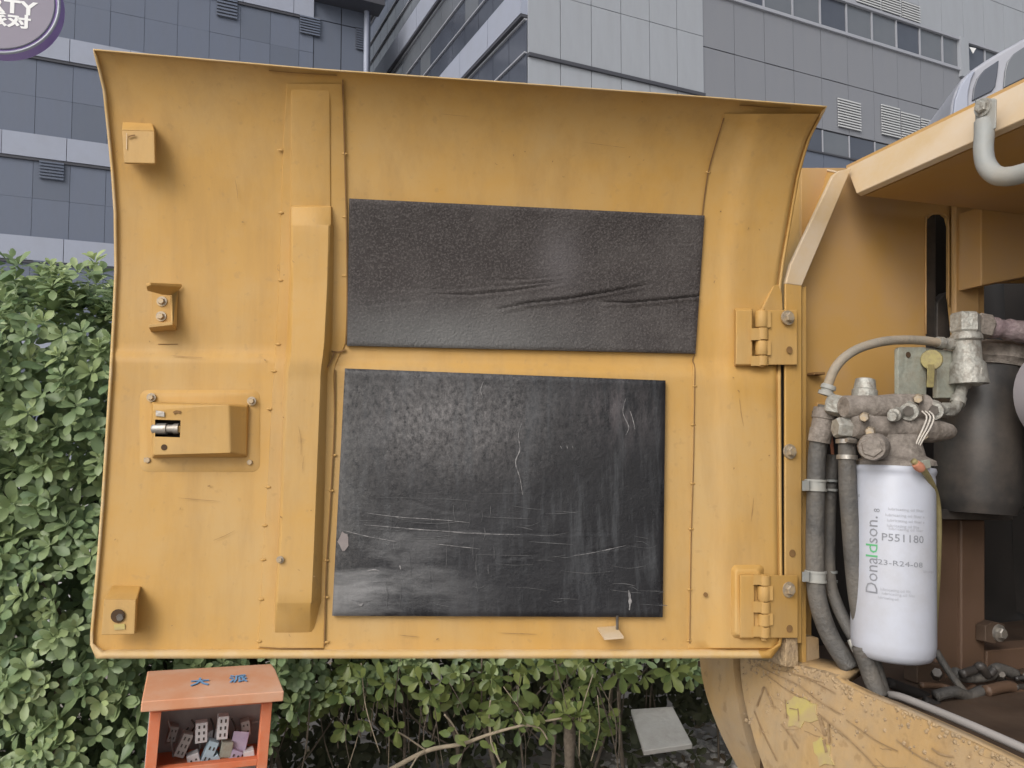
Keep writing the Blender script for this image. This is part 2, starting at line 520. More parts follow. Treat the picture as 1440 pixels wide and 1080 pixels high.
def soil_h(x, y):
    e = min(1, max(0, (x + 5.6) / 1.2), max(0, (6.2 - x) / 1.2), max(0, (6.6 - y) / 0.5), max(0, (y + 2.8) / 1.0))
    return 0.11 * e + e * (0.06 * noise.noise(Vector((x * 1.3, y * 1.3, 0))) + 0.025 * noise.noise(Vector((x * 6, y * 6, 3))))
sheet('soil', -5.6, 6.2, -2.8, 6.6, -0.096, M['soil'], 120, 110, soil_h)

# ------------------------------------------------------------------ the two office buildings
A_DIR = Vector((0.9011, 0.4336, 0))      # along the fronts, to the right and away
B_DIR = Vector((-0.4336, 0.9011, 0))     # along the returns, to the left and away
UP = Vector((0, 0, 1))

UNIT = bpy.data.meshes.new('unit_panel')
_v, _f = box_geo(Vector((0, 0, 0)), Vector((.5, 0, 0)), Vector((0, .5, 0)), Vector((0, 0, .5)))
UNIT.from_pydata(_v, [], _f)
UNITS = {}
def unit_mesh(mat):
    if mat.name not in UNITS:
        me = UNIT.copy()
        me.name = 'panel_' + mat.name
        me.materials.append(mat)
        UNITS[mat.name] = me
    return UNITS[mat.name]

class Front:
    """A building front: s metres along it, z metres up, n metres proud of it."""
    def __init__(s, P0, d):
        s.P0 = Vector((P0.x, P0.y, 0))
        s.d = d
        n = d.cross(UP)
        if n.dot(CAM - s.P0) < 0:
            n = -n
        s.n = n.normalized()
        s.rot = Matrix((s.d, s.d.cross(-s.n) if False else -s.n, UP)).transposed()
    def sz(s, u, v):
        p = Plane(s.P0, s.n).pt(u, v)
        return (p - s.P0).dot(s.d), p.z
    def pos(s, a, z, n=0.0):
        return s.P0 + s.d * a + UP * z + s.n * n
    def panel(s, name, parent, mat, s0, s1, z0, z1, n0=0.0, n1=0.05):
        o = bpy.data.objects.new(name, unit_mesh(mat))
        COL.objects.link(o)
        c = s.pos((s0 + s1) / 2, (z0 + z1) / 2, (n0 + n1) / 2)
        o.parent = parent
        o.matrix_local = Matrix.Translation(c - WORLD[parent.name]) @ s.rot.to_4x4() @ Matrix.Diagonal((abs(s1 - s0), abs(n1 - n0), abs(z1 - z0), 1))
        WORLD[o.name] = c
        return o
    def louvre(s, parent, mat, back, s0, s1, z0, z1, n=0.05, pitch=0.11):
        lo = s.panel('louvre', parent, back, s0, s1, z0, z1, n, n + 0.01)
        geos = []
        z = z0 + pitch / 2
        while z < z1:
            geos.append(box_geo(s.pos((s0 + s1) / 2, z, n + 0.04), s.d * ((s1 - s0) / 2), s.n * 0.028 + UP * -0.012, UP * (pitch * 0.24)))
            z += pitch
        o = mk('louvre_blade', *merge(*geos), mat, parent, kind='stuff')
        return lo

# --- left building: pale bands between rows of grey-blue panels
Pa = at(0, 597, 26.0)
FA = Front(Pa, A_DIR)
bA = thing('office_building', 'dark grey-blue office block with pale horizontal bands behind the hedge', 'building', (Pa.x, Pa.y, 0))
sR, _ = FA.sz(515, 300)
sD, _ = FA.sz(441, 20)
mk('wall', *box_geo(FA.pos((sR - 14) / 2, 11, -3.02), FA.d * ((sR + 14) / 2), FA.n * 3, UP * 11), M['dark_line'], bA)
zb = [0.05, 3.65, 7.25, 10.85, 14.45, 18.05]
for k, z in enumerate(zb):
    a = -6.0
    while a < sD - 0.1:
        a1 = min(a + 1.93, sD)
        FA.panel('band_panel', bA, M['clad_band'], a, a1 - 0.02, z, z + 0.82, 0, 0.16)
        a += 1.93
    FA.panel('drip_edge', bA, M['dark_line'], -6.0, sD, z - 0.10, z - 0.003, 0, 0.13)
    a, i = -6.0, 0
    while a < sD - 0.1:
        a1 = min(a + 1.12, sD)
        if a1 - a > 0.2:
            top = z + 0.835 + (2.66 if k < 5 else 2.0)
            mid = z + 0.835 + 1.35
            m1 = M['clad_dark'] if (k * 5 + i * 3) % 7 else M['clad_dark2']
            m2 = M['clad_dark'] if (k * 3 + i * 5) % 11 else M['clad_dark2']
            FA.panel('cladding_panel', bA, m2, a, a1 - 0.012, z + 0.835, mid - 0.008, 0, 0.05 + 0.004 * ((i * 7 + k) % 3))
            FA.panel('cladding_panel', bA, m1, a, a1 - 0.012, mid, top, 0, 0.05 + 0.004 * ((i * 5 + k) % 3))
        a += 1.12
        i += 1
# the deep corner strip beside the drainpipe
for k in range(7):
    z = 0.1 + k * 3.0
    for j in range(2):
        w_ = (sR - sD) / 2
        FA.panel('cladding_panel', bA, M['clad_dark2'], sD + j * w_ + 0.02, sD + (j + 1) * w_ - 0.02, z, z + 2.96, 0, 0.03)
s0, z1 = FA.sz(440, -4)
s1, z2 = FA.sz(519, 14)
mk('eave_beam', *box_geo(FA.pos((s0 + s1) / 2 + 0.2, (z1 + z2) / 2, 0.5), FA.d * ((s1 - s0) / 2 + 0.2) , FA.n * 0.5, UP * 0.2), M['dark_line'], bA)
def px_louvre(front, parent, mat, back, u0, v0, u1, v1, pitch=0.11, n=0.06):
    a0, za = front.sz(u0, v0)
    a1, zb_ = front.sz(u1, v1)
    a2, zc = front.sz(u0, v1)
    front.louvre(parent, mat, back, min(a0, a1), max(a0, a1), zc, za, n, pitch)
px_louvre(FA, bA, M['clad_dark'], M['louvre_dark'], 305, -20, 333, 24, 0.13, 0.1)
px_louvre(FA, bA, M['clad_dark'], M['louvre_dark'], 421, 20, 449, 48, 0.11, 0.1)
px_louvre(FA, bA, M['clad_dark2'], M['clad_dark'], 56, 226, 90, 252, 0.11, 0.1)
px_louvre(FA, bA, M['clad_dark2'], M['clad_dark'], 48, 366, 72, 392, 0.11, 0.1)
px_louvre(FA, bA, M['clad_dark2'], M['louvre_dark'], 500, 38, 511, 70, 0.1, 0.06)
p0 = FA.pos(sR - 0.12, 0, 0.2)
lathe('drainpipe', p0, p0 + UP * 22, [(0, .11), (1, .11)], M['clad_band'], bA, seg=12)
FA.panel('end_wall', bA, M['clad_dark2'], sR, sR + 0.1, 0, 22, -6, 0.03)

# --- right building: return face with strips of glass, pale front, darker wing
Pb = at(742, 597, 22.0)
FR = Front(Pb, A_DIR)          # front, running right
FL = Front(Pb, B_DIR)          # return, running left and away
bB = thing('office_building', 'pale grey corner office block with slanting glass strips and a long louvred wing', 'building', (Pb.x, Pb.y, 0))
LEN_L, LEN_R = 19.0, 36.0
core = [FR.pos(0, 0, -0.02) + FL.d * 0.02, FR.pos(LEN_R, 0, -0.02), FR.pos(LEN_R, 0, -LEN_L), FR.pos(0, 0, -LEN_L) + FL.d * 0]
core = [Pb + A_DIR * 0.02 + B_DIR * 0.02, Pb + A_DIR * LEN_R + B_DIR * 0.02, Pb + A_DIR * LEN_R + B_DIR * LEN_L, Pb + A_DIR * 0.02 + B_DIR * LEN_L]
core = [Vector((p.x, p.y, 0)) for p in core]
mk('core', *prism([p + UP * 30 for p in core], core), M['dark_line'], bB)
zs = FL.sz(742, 20)[1]                  # underside of the pale band at the corner
STO = 4.07
for k in range(-1, 3):
    z = zs + k * STO
    a = 0.0
    while a < LEN_L:
        FL.panel('band_panel', bB, M['clad_band'], a, a + 2.36, z, z + 0.96, -0.02, 0.22)
        a += 2.4
    FL.panel('drip_edge', bB, M['dark_line'], 0, LEN_L, z - 0.09, z - 0.003, 0, 0.2)
    for q in range(3):
        zq = z + 0.965 + q * 1.0
        FL.panel('transom', bB, M['mullion'], 0, LEN_L, zq + 0.94, zq + 0.985, 0, 0.1)
        a, i = 0.0, 0
        while a < LEN_L:
            m_ = (M['glass'], M['glass_grey'], M['clad_dark'])[(i * 3 + q * 2 + k) % 3 if q != 1 else (i % 4 == 3)]
            FL.panel('window_pane', bB, m_, a, a + 1.17, zq + 0.003, zq + 0.937, 0, 0.03)
            a += 1.2
            i += 1
sE = FR.sz(988, 100)[0]
zslab = FR.sz(742, 78)[1]
n_col = 6
wcol = sE / n_col
for i in range(n_col):
    FR.panel('cladding_panel', bB, M['clad_pale'], i * wcol + 0.012, (i + 1) * wcol - 0.012, zslab - 3.0, zslab - 0.06, 0, 0.06)
    for j in range(4):
        FR.panel('cladding_panel', bB, M['clad_pale'], i * wcol + 0.012, (i + 1) * wcol - 0.012, zslab + 0.06 + j * 1.95, zslab + 0.06 + (j + 1) * 1.95 - 0.02, 0, 0.06 + 0.003 * ((i + j) % 2))
    FR.panel('cladding_panel', bB, M['clad_pale'], i * wcol + 0.012, (i + 1) * wcol - 0.012, zslab - 9, zslab - 3.03, 0, 0.06)
FR.panel('drip_edge', bB, M['dark_line'], 0, sE, zslab - 0.057, zslab + 0.05, 0, 0.14)
# darker wing
ww = 1.35
zB = FR.sz(1027, 0)[1]                  # rail under the upper window strip
zW = FR.sz(1177, 0)[1]                  # rail over it
zc0 = FR.sz(1145, 180)[1]               # top of the lower window strip
zc1 = FR.sz(1145, 214)[1]
a, i = sE, 0
sEnd = FR.sz(1347, 100)[0]
while a < LEN_R - 1:
    a1 = a + ww
    FR.panel('window_pane', bB, (M['glass_grey'], M['glass'])[i % 3 == 1], a + 0.03, a1 - 0.03, zB + 0.06, zW - 0.05, -0.02, 0.0)
    FR.panel('mullion', bB, M['mullion'], a - 0.028, a + 0.028, zB + 0.055, zW - 0.045, 0, 0.05)
    h3 = (zB - zc0) / 2
    for j in range(2):
        FR.panel('cladding_panel', bB, M['clad_wing'], a + 0.01, a1 - 0.01, zc0 + j * h3 + 0.02, zc0 + (j + 1) * h3 - 0.012, 0, 0.03 + 0.006 * ((i + j) % 2))
    FR.panel('window_pane', bB, (M['glass_grey'], M['glass'])[i % 2], a + 0.03, a1 - 0.03, zc1 + 0.04, zc0 - 0.03, -0.02, 0.0)
    FR.panel('mullion', bB, M['mullion'], a - 0.02, a + 0.02, zc1 + 0.03, zc0 - 0.02, 0, 0.04)
    FR.panel('cladding_panel', bB, M['clad_dark2'], a + 0.01, a1 - 0.01, zc1 - 1.0, zc1 - 0.03, 0, 0.05)
    FR.panel('cladding_panel', bB, M['clad_wing'], a + 0.01, a1 - 0.01, zc1 - 4.0, zc1 - 1.02, 0, 0.05)
    FR.panel('cladding_panel', bB, M['clad_pale'], a + 0.01, a1 - 0.01, zW + 0.07, zW + 2.2, 0, 0.03)
    FR.panel('cladding_panel', bB, M['clad_pale'], a + 0.01, a1 - 0.01, zW + 2.22, zW + 4.4, 0, 0.035)
    a = a1
    i += 1
FR.panel('rail', bB, M['mullion'], sE, LEN_R, zB - 0.06, zB + 0.05, 0, 0.12)
FR.panel('rail', bB, M['mullion'], sE, LEN_R, zW - 0.04, zW + 0.06, 0, 0.12)
FR.panel('rail', bB, M['dark_line'], sE, LEN_R, zc1 - 0.03, zc1 + 0.03, 0, 0.1)
FR.panel('edge_post', bB, M['clad_pale'], sEnd, sEnd + 0.5, zB - 0.3, zW + 0.08, 0, 0.16)
for (u0, v0, u1, v1) in ((1176, 137, 1208, 179), (1237, 148, 1263, 190), (1265, 158, 1291, 200), (1293, 165, 1312, 198), (1202, -12, 1236, 4), (1238, -8, 1264, 16), (1266, 0, 1291, 26)):
    px_louvre(FR, bB, M['louvre'], M['clad_wing'], u0, v0, u1, v1, 0.1, 0.045)
# small white triangle sticker on the end pane
t = [FR.pos(*FR.sz(u, v), 0.2) for u, v in ((1357, 69), (1366, 71), (1362, 78))]
mk('triangle_mark', *prism(t, [p - FR.n * 0.02 for p in t]), M['white'], bB)

# ------------------------------------------------------------------ round party sign on the left building
Ys = 8.0
ctr = at(-4, -2, Ys)
fwd = (CAM - ctr).normalized()
fwd = Vector((fwd.x * 0.4, fwd.y, 0)).normalized()
sg = thing('round_sign', 'round mauve sign with silver double rim and white PARTY lettering', 'sign', ctr - UP * 0.62)
R_ = 82 / F * Ys
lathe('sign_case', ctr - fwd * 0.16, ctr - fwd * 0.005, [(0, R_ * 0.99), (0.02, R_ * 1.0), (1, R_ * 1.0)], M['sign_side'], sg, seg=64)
lathe('sign_face', ctr - fwd * 0.004, ctr + fwd * 0.012, [(0, R_ * 0.9), (1, R_ * 0.9)], M['sign_face'], sg, seg=64)
def ring_geo(c, n, R, r, seg=72, s2=8):
    x = n.orthogonal().normalized()
    y = n.cross(x)
    vs, fs = [], []
    for i in range(seg):
        a = 2 * math.pi * i / seg
        d = x * math.cos(a) + y * math.sin(a)
        for k in range(s2):
            b = 2 * math.pi * k / s2
            vs.append(c + d * (R + r * math.cos(b)) + n * (r * math.sin(b)))
    for i in range(seg):
        for k in range(s2):
            i2, k2 = (i + 1) % seg, (k + 1) % s2
            fs.append([i * s2 + k, i2 * s2 + k, i2 * s2 + k2, i * s2 + k2])
    return vs, fs
mk('rim', *ring_geo(ctr, fwd, R_ * 0.975, R_ * 0.028), M['sign_rim'], sg, smooth=True)
mk('inner_rim', *ring_geo(ctr, fwd, R_ * 0.895, R_ * 0.018), M['sign_rim'], sg, smooth=True)
sx = UP.cross(fwd).normalized()
def sign_text(body, size, cx, cy, wide=None):
    vs, fs = text_geo(body, size, bold=0.006)
    if wide:
        ww_ = max(v.x for v in vs) - min(v.x for v in vs)
        vs = [Vector((v.x * wide / ww_, v.y, 0)) for v in vs]
    P = [ctr + sx * (v.x + cx) + UP * (v.y + cy) + fwd * 0.016 for v in vs]
    Q = [p - fwd * 0.006 for p in P]
    n = len(P)
    mk('lettering', P + Q, fs + [[i + n for i in f][::-1] for f in fs], M['white'], sg)
k_ = Ys / F
sign_text('PARTY', 26 * k_ * 1.05, 0, -11 * k_, 103 * k_)
sign_text('派对', 21 * k_, 6 * k_ + 8 * k_, -32 * k_, 62 * k_)
lathe('sign_post', ctr - sx * 0.45 - fwd * 0.1 - UP * (ctr.z + 0.1), ctr - sx * 0.45 - fwd * 0.1, [(0, .04), (1, .04)], M['clad_dark2'], sg, seg=10)
# ================================================================== THE EXCAVATOR
YH = 1.27
HINGE = at(1103, 515, YH)
m_ax = ray(316, 650).normalized()                 # along the machine, away from the camera
inward = m_ax.cross(UP).normalized()              # into the machine
BK = Plane(HINGE, -m_ax)                          # bulkhead plane, faces back along the machine
SP_ = Plane(HINGE, -inward)                       # the machine's side plane

ex = thing('excavator', 'yellow excavator seen close up, side compartment door swung wide open showing its filter and hoses', 'excavator', (HINGE.x + 0.8, HINGE.y, 0))

# ------------------------------------------------------------------ the door: a curved double skin
LEFTP = at(158, 497, 1.18)
Xd = (LEFTP - HINGE)
Xd = Vector((Xd.x, Xd.y, abs(Xd.x) * 0.020)).normalized()
Nd = Xd.cross(UP)
if Nd.y > 0:
    Nd = -Nd
Nd.normalize()
DP = Plane(HINGE, Nd)

def interp(tab, x):
    if x <= tab[0][0]:
        return tab[0][1]
    for (x0, y0), (x1, y1) in zip(tab, tab[1:]):
        if x <= x1:
            return y0 + (y1 - y0) * (x - x0) / (x1 - x0)
    return tab[-1][1]

V_TOP = [(132, 70), (440, 97), (740, 118), (985, 136), (1162, 150)]
V_FOLD = [(128, 489), (400, 491), (480, 503), (980, 511), (1110, 514)]
V_BOT = 922.0
U_L = [(70, 132), (100, 140), (130, 147), (180, 152), (240, 158), (300, 162), (380, 163), (450, 160), (540, 155), (620, 150), (700, 145), (780, 139), (850, 133), (900, 128.5), (911, 130), (918, 134), (922, 141)]
U_R = [(150, 1162), (172, 1150), (195, 1138), (220, 1130), (250, 1122), (290, 1115), (330, 1108), (370, 1101), (400, 1097), (440, 1095), (520, 1096), (700, 1097), (800, 1098), (885, 1099), (905, 1097), (915, 1091), (922, 1080)]

def prof(u, v):
    vf = interp(V_FOLD, u)
    if v <= vf:
        t = (vf - v) / (vf - interp(V_TOP, u))
        t = max(0, t)
        if t < 0.22:
            return 0.0
        q = min(1.0, (t - 0.22) / 0.78)
        k = 0.120 if u > 700 else 0.120 - 0.032 * (700 - u) / 570
        return k * (1 - math.sqrt(max(0.0, 1 - (0.93 * q) ** 2))) / (1 - math.sqrt(1 - 0.93 ** 2))
    t = (v - vf) / (V_BOT - vf)
    st = min(1, (v - vf) / 18.0)
    st = st * st * (3 - 2 * st)
    return 0.010 * st + 0.036 * (0.35 * t + 0.65 * t * t)

def D(u, v, h=0.0):
    return DP.pt(u, v, prof(u, v) + h)



rows = []
NU, NL = 44, 40
for i in range(NU):
    rows.append(('u', 1 - i / NU))
for i in range(NL + 1):
    t = i / NL
    rows.append(('l', t * t * 0.55 + t * 0.45 if t < 1 else 1.0))
rows_extra = []
def v_of(row, u):
    vf = interp(V_FOLD, u)
    if row[0] == 'u':
        return vf - row[1] * (vf - interp(V_TOP, u))
    return vf + row[1] * (V_BOT - vf)
NC = 72
grid = []
for row in rows:
    line = []
    for c in range(NC + 1):
        s = c / NC
        v = v_of(row, 130 + 970 * s)
        for _ in range(8):
            uL = interp(U_L, v)
            uR = interp(U_R, v)
            u = uL * (1 - s) + uR * s
            v = v_of(row, u)
        line.append((u, v))
    grid.append(line)
vs, fs = [], []
for line in grid:
    for u, v in line:
        vs.append(D(u, v))
nF = len(vs)
for p in list(vs):
    vs.append(p - Nd * 0.016)
W_ = NC + 1
for j in range(len(grid) - 1):
    for i in range(NC):
        a = j * W_ + i
        fs.append([a, a + 1, a + W_ + 1, a + W_])
        fs.append([nF + a, nF + a + W_, nF + a + W_ + 1, nF + a + 1])
border = [i for i in range(W_)] + [j * W_ + NC for j in range(1, len(grid))] + [(len(grid) - 1) * W_ + i for i in range(NC - 1, -1, -1)] + [j * W_ for j in range(len(grid) - 2, 0, -1)]
for a, b in zip(border, border[1:] + border[:1]):
    fs.append([a, nF + a, nF + b, b])
door = mk('door', vs, fs, M['yellow'], ex, smooth=True)
edge_split(door, 50)

# turned-in lip all round the door
ring = [grid[b // W_][b % W_] for b in border]
# thin out and build the lip section: outer wall, flat, inner wall
cu, cv = 620.0, 520.0
lv, lf = [], []
sel = ring
for i, (u, v) in enumerate(sel):
    pu, pv = sel[i - 1]
    nu, nv = sel[(i + 1) % len(sel)]
    tx, ty = nu - pu, nv - pv
    l = math.hypot(tx, ty) or 1
    ix, iy = -ty / l, tx / l
    if ix * (cu - u) + iy * (cv - v) < 0:
        ix, iy = -ix, -iy
    top = v < interp(V_TOP, u) + 4
    bot = v > 912
    wpx = 2.0 if top else (9.0 if bot else 3.0)
    hh = 0.003 if top else (0.014 if bot else 0.006)
    b0 = D(u, v)
    lv += [b0 - Nd * 0.004, b0 + Nd * hh, D(u + ix * wpx * 0.5, v + iy * wpx * 0.5, hh), D(u + ix * wpx, v + iy * wpx, -0.001)]
n = len(sel)
for i in range(n):
    j = (i + 1) % n
    for k in range(3):
        lf.append([i * 4 + k, j * 4 + k, j * 4 + k + 1, i * 4 + k + 1])
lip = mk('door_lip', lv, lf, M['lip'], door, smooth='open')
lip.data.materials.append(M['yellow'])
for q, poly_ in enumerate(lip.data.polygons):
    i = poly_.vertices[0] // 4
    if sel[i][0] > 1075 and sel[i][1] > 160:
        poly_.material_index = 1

def strip(name, path, width, h, mat, parent, thick=0.0012, fn=None, n=6, **k):
    fn = fn or D
    P = catmull([Vector((u, v, 0)) for u, v in path], n)
    vs = []
    for i, p in enumerate(P):
        t = P[min(i + 1, len(P) - 1)] - P[max(0, i - 1)]
        q = Vector((-t.y, t.x, 0)).normalized() * (width / 2)
        a, b = p + q, p - q
        for hh in (h - thick, h):
            vs += [fn(a.x, a.y, hh), fn(b.x, b.y, hh)]
    fs = []
    for i in range(len(P) - 1):
        a, b = i * 4, (i + 1) * 4
        for e0, e1 in ((0, 1), (1, 3), (3, 2), (2, 0)):
            fs.append([a + e0, a + e1, b + e1, b + e0])
    fs += [[0, 1, 3, 2], [len(vs) - 4, len(vs) - 2, len(vs) - 1, len(vs) - 3]]
    return mk(name, vs, fs, mat, parent, **k)

def loft(name, rows, mat, parent, fn=None, smooth=True, split=28, **k):
    """rows: list of lists of (u, v, h) across; open sheet standing on the door."""
    fn = fn or D
    vs = [fn(u, v, h) for r in rows for (u, v, h) in r]
    n = len(rows[0])
    fs = []
    for j in range(len(rows) - 1):
        for i in range(n - 1):
            a = j * n + i
            fs.append([a, a + 1, a + n + 1, a + n])
    o = mk(name, vs, fs, mat, parent, smooth='open', **k)
    for p in o.data.polygons:
        p.use_smooth = True
    # faces must look at the camera side
    me = o.data
    s_ = sum((p.normal.dot(CAM - (me.vertices[p.vertices[0]].co + WORLD[o.name])) > 0) - 0.5 for p in me.polygons)
    if s_ < 0:
        me.flip_normals()
    if split:
        edge_split(o, split)
    return o

def along(v0, v1, n):
    return [v0 + (v1 - v0) * i / n for i in range(n + 1)]

# inner stiffening sheets, spot welded on
LS = [(118, 404), (200, 399), (300, 396), (400, 393), (490, 388), (560, 383), (680, 377), (790, 370), (850, 367), (912, 363)]
RS = [(112, 480), (220, 486), (330, 489), (430, 489), (485, 486), (505, 474), (520, 469), (600, 470), (700, 465), (800, 458), (905, 455), (912, 455)]
rw = []
for v in along(118, 911, 66):
    a, b = interp(LS, v), interp(RS, v)
    rw.append([(a - 1, v, -0.001), (a, v, 0.0022), (a + (b - a) * 0.5, v, 0.0025), (b - 2, v, 0.0028), (b, v, 0.0022), (b + 1, v, -0.001)])
rw.append([(u, 913, -0.001) for (u, v, h) in rw[-1]])
cs = loft('stiffener_sheet', rw, M['yellow'], door)
RL = [(158, 1019), (200, 1007), (245, 996), (290, 990), (340, 985), (430, 980), (497, 977), (512, 974), (560, 975), (680, 973), (830, 970), (912, 968)]
rw = []
for v in along(160, 911, 62):
    a = interp(RL, v)
    e = interp(U_R, v) - 5
    rw.append([(a - 1, v, -0.001), (a, v, 0.0022), (a + 24, v, 0.003), (a + 34, v, 0.0045), (a + 46, v, 0.0085), (a + 54, v, 0.0098), (a + 62, v, 0.0095),
               (e - 6, v, 0.0085), (e, v, 0.007), (e + 1, v, -0.001)])
rw.append([(u, 913, -0.001) for (u, v, h) in rw[-1]])
loft('stiffener_sheet', rw, M['yellow'], door, split=60)

# dark sealed seams
strip('seam', [(482, 112), (484, 200), (487, 320), (488, 430), (486, 484)], 1.6, 0.0042, M['seam'], door, 0.003)
strip('seam', [(486, 492), (476, 495), (466, 494)], 2.2, 0.0045, M['seam'], door, 0.003)
strip('seam', [(471, 520), (470, 600), (465, 700), (459, 800), (456, 908)], 1.4, 0.0042, M['seam'], door, 0.003)
strip('seam', [(1018, 166), (1006, 205), (995, 248), (988, 300), (984, 345)], 1.8, 0.0042, M['seam'], door, 0.003)
strip('seam', [(977, 499), (974, 507), (977, 516), (977, 540), (975, 660), (972, 760), (970, 905)], 1.3, 0.0042, M['seam'], door, 0.003)
strip('seam', [(365, 910), (410, 912.5), (455, 913)], 1.3, 0.0035, M['seam'], door, 0.003)
strip('seam', [(1040, 148), (1058, 149), (1080, 151), (1112, 152)], 0.9, 0.003, M['seam'], door, 0.003)
strip('seam', [(378, 99), (410, 102), (440, 104), (474, 106)], 0.8, 0.003, M['seam'], door, 0.003)
strip('dent_crack', [(437, 524), (450, 523), (461, 515), (468, 501), (470, 494)], 2.0, 0.010, M['seam'], door, 0.009)

# spot weld dimples
me_w = bpy.data.meshes.new('spot_weld')
bm = bmesh.new()
bmesh.ops.create_uvsphere(bm, u_segments=8, v_segments=5, radius=1)
bm.to_mesh(me_w)
bm.free()
me_w.materials.append(M['yellow'])
for p in me_w.polygons:
    p.use_smooth = True
door_rot = Matrix((Xd, Nd, Nd.cross(Xd) * -1)).transposed()
for (u, v) in [(394, 211), (395, 299), (394, 394), (391, 484), (385, 522), (379, 575), (377, 685), (372, 739), (370, 787), (367, 843), (364, 902),
               (485, 216), (485, 305), (484, 388), (470, 640), (466, 690), (459, 788), (459, 840), (459, 903),
               (996, 242), (977, 543), (975, 597), (974, 680), (972, 744), (970, 829), (969, 901), (352, 560)]:
    o = bpy.data.objects.new('spot_weld', me_w)
    COL.objects.link(o)
    place(o, D(u, v, 0.003), door)
    o.matrix_local = Matrix.Translation(o.location) @ door_rot.to_4x4() @ Matrix.Diagonal((0.0044, 0.0013, 0.0020, 1))

# ------------------------------------------------------------------ hollow rib down the door
def rib_row(v, a0, a1, b1, b0, h):
    return [(a0 - 1, v, 0.001), (a0 + (a1 - a0) * 0.15, v, h * 0.10), (a1 - 1.2, v, h * 0.90), (a1 + 1.2, v, h), ((a1 + b1) / 2, v, h * 1.01), (b1 - 1.2, v, h),
            (b1 + 1.2, v, h * 0.90), (b0 - 1.5, v, h * 0.12), (b0 + 2, v, 0.001)]
RIB = [(124, 408, 411, 462, 467, 0.002), (150, 408, 411, 462, 468, 0.005), (287, 408, 411, 463, 469, 0.005), (289.5, 408, 411, 463, 469, 0.005), (291, 408, 411, 464, 469, 0.009),
       (315.5, 407, 411, 464, 470, 0.0205), (318, 407, 411, 463, 471, 0.0212), (400, 406, 411, 461, 470, 0.025), (482, 404, 409, 457, 468, 0.036), (500, 402, 408, 455, 466, 0.037), (514, 400, 406, 453, 464, 0.032), (525, 399, 404, 452, 462, 0.028),
       (680, 394, 398, 446, 458, 0.027), (780, 390, 394, 442, 455, 0.027), (847, 386, 389, 439, 453, 0.027), (849, 386, 389, 438, 452, 0.0262), (887, 385, 388, 435, 444, 0.005), (891, 385, 388, 434, 442, 0.001)]
rr = []
for r0, r1 in zip(RIB, RIB[1:]):
    k = max(1, int((r1[0] - r0[0]) / 14))
    for i in range(k):
        t = i / k
        rr.append(rib_row(*[x + (y - x) * t for x, y in zip(r0, r1)]))
rr.append(rib_row(*RIB[-1]))
rib = loft('stiffening_rib', rr, M['yellow'], door, split=32)

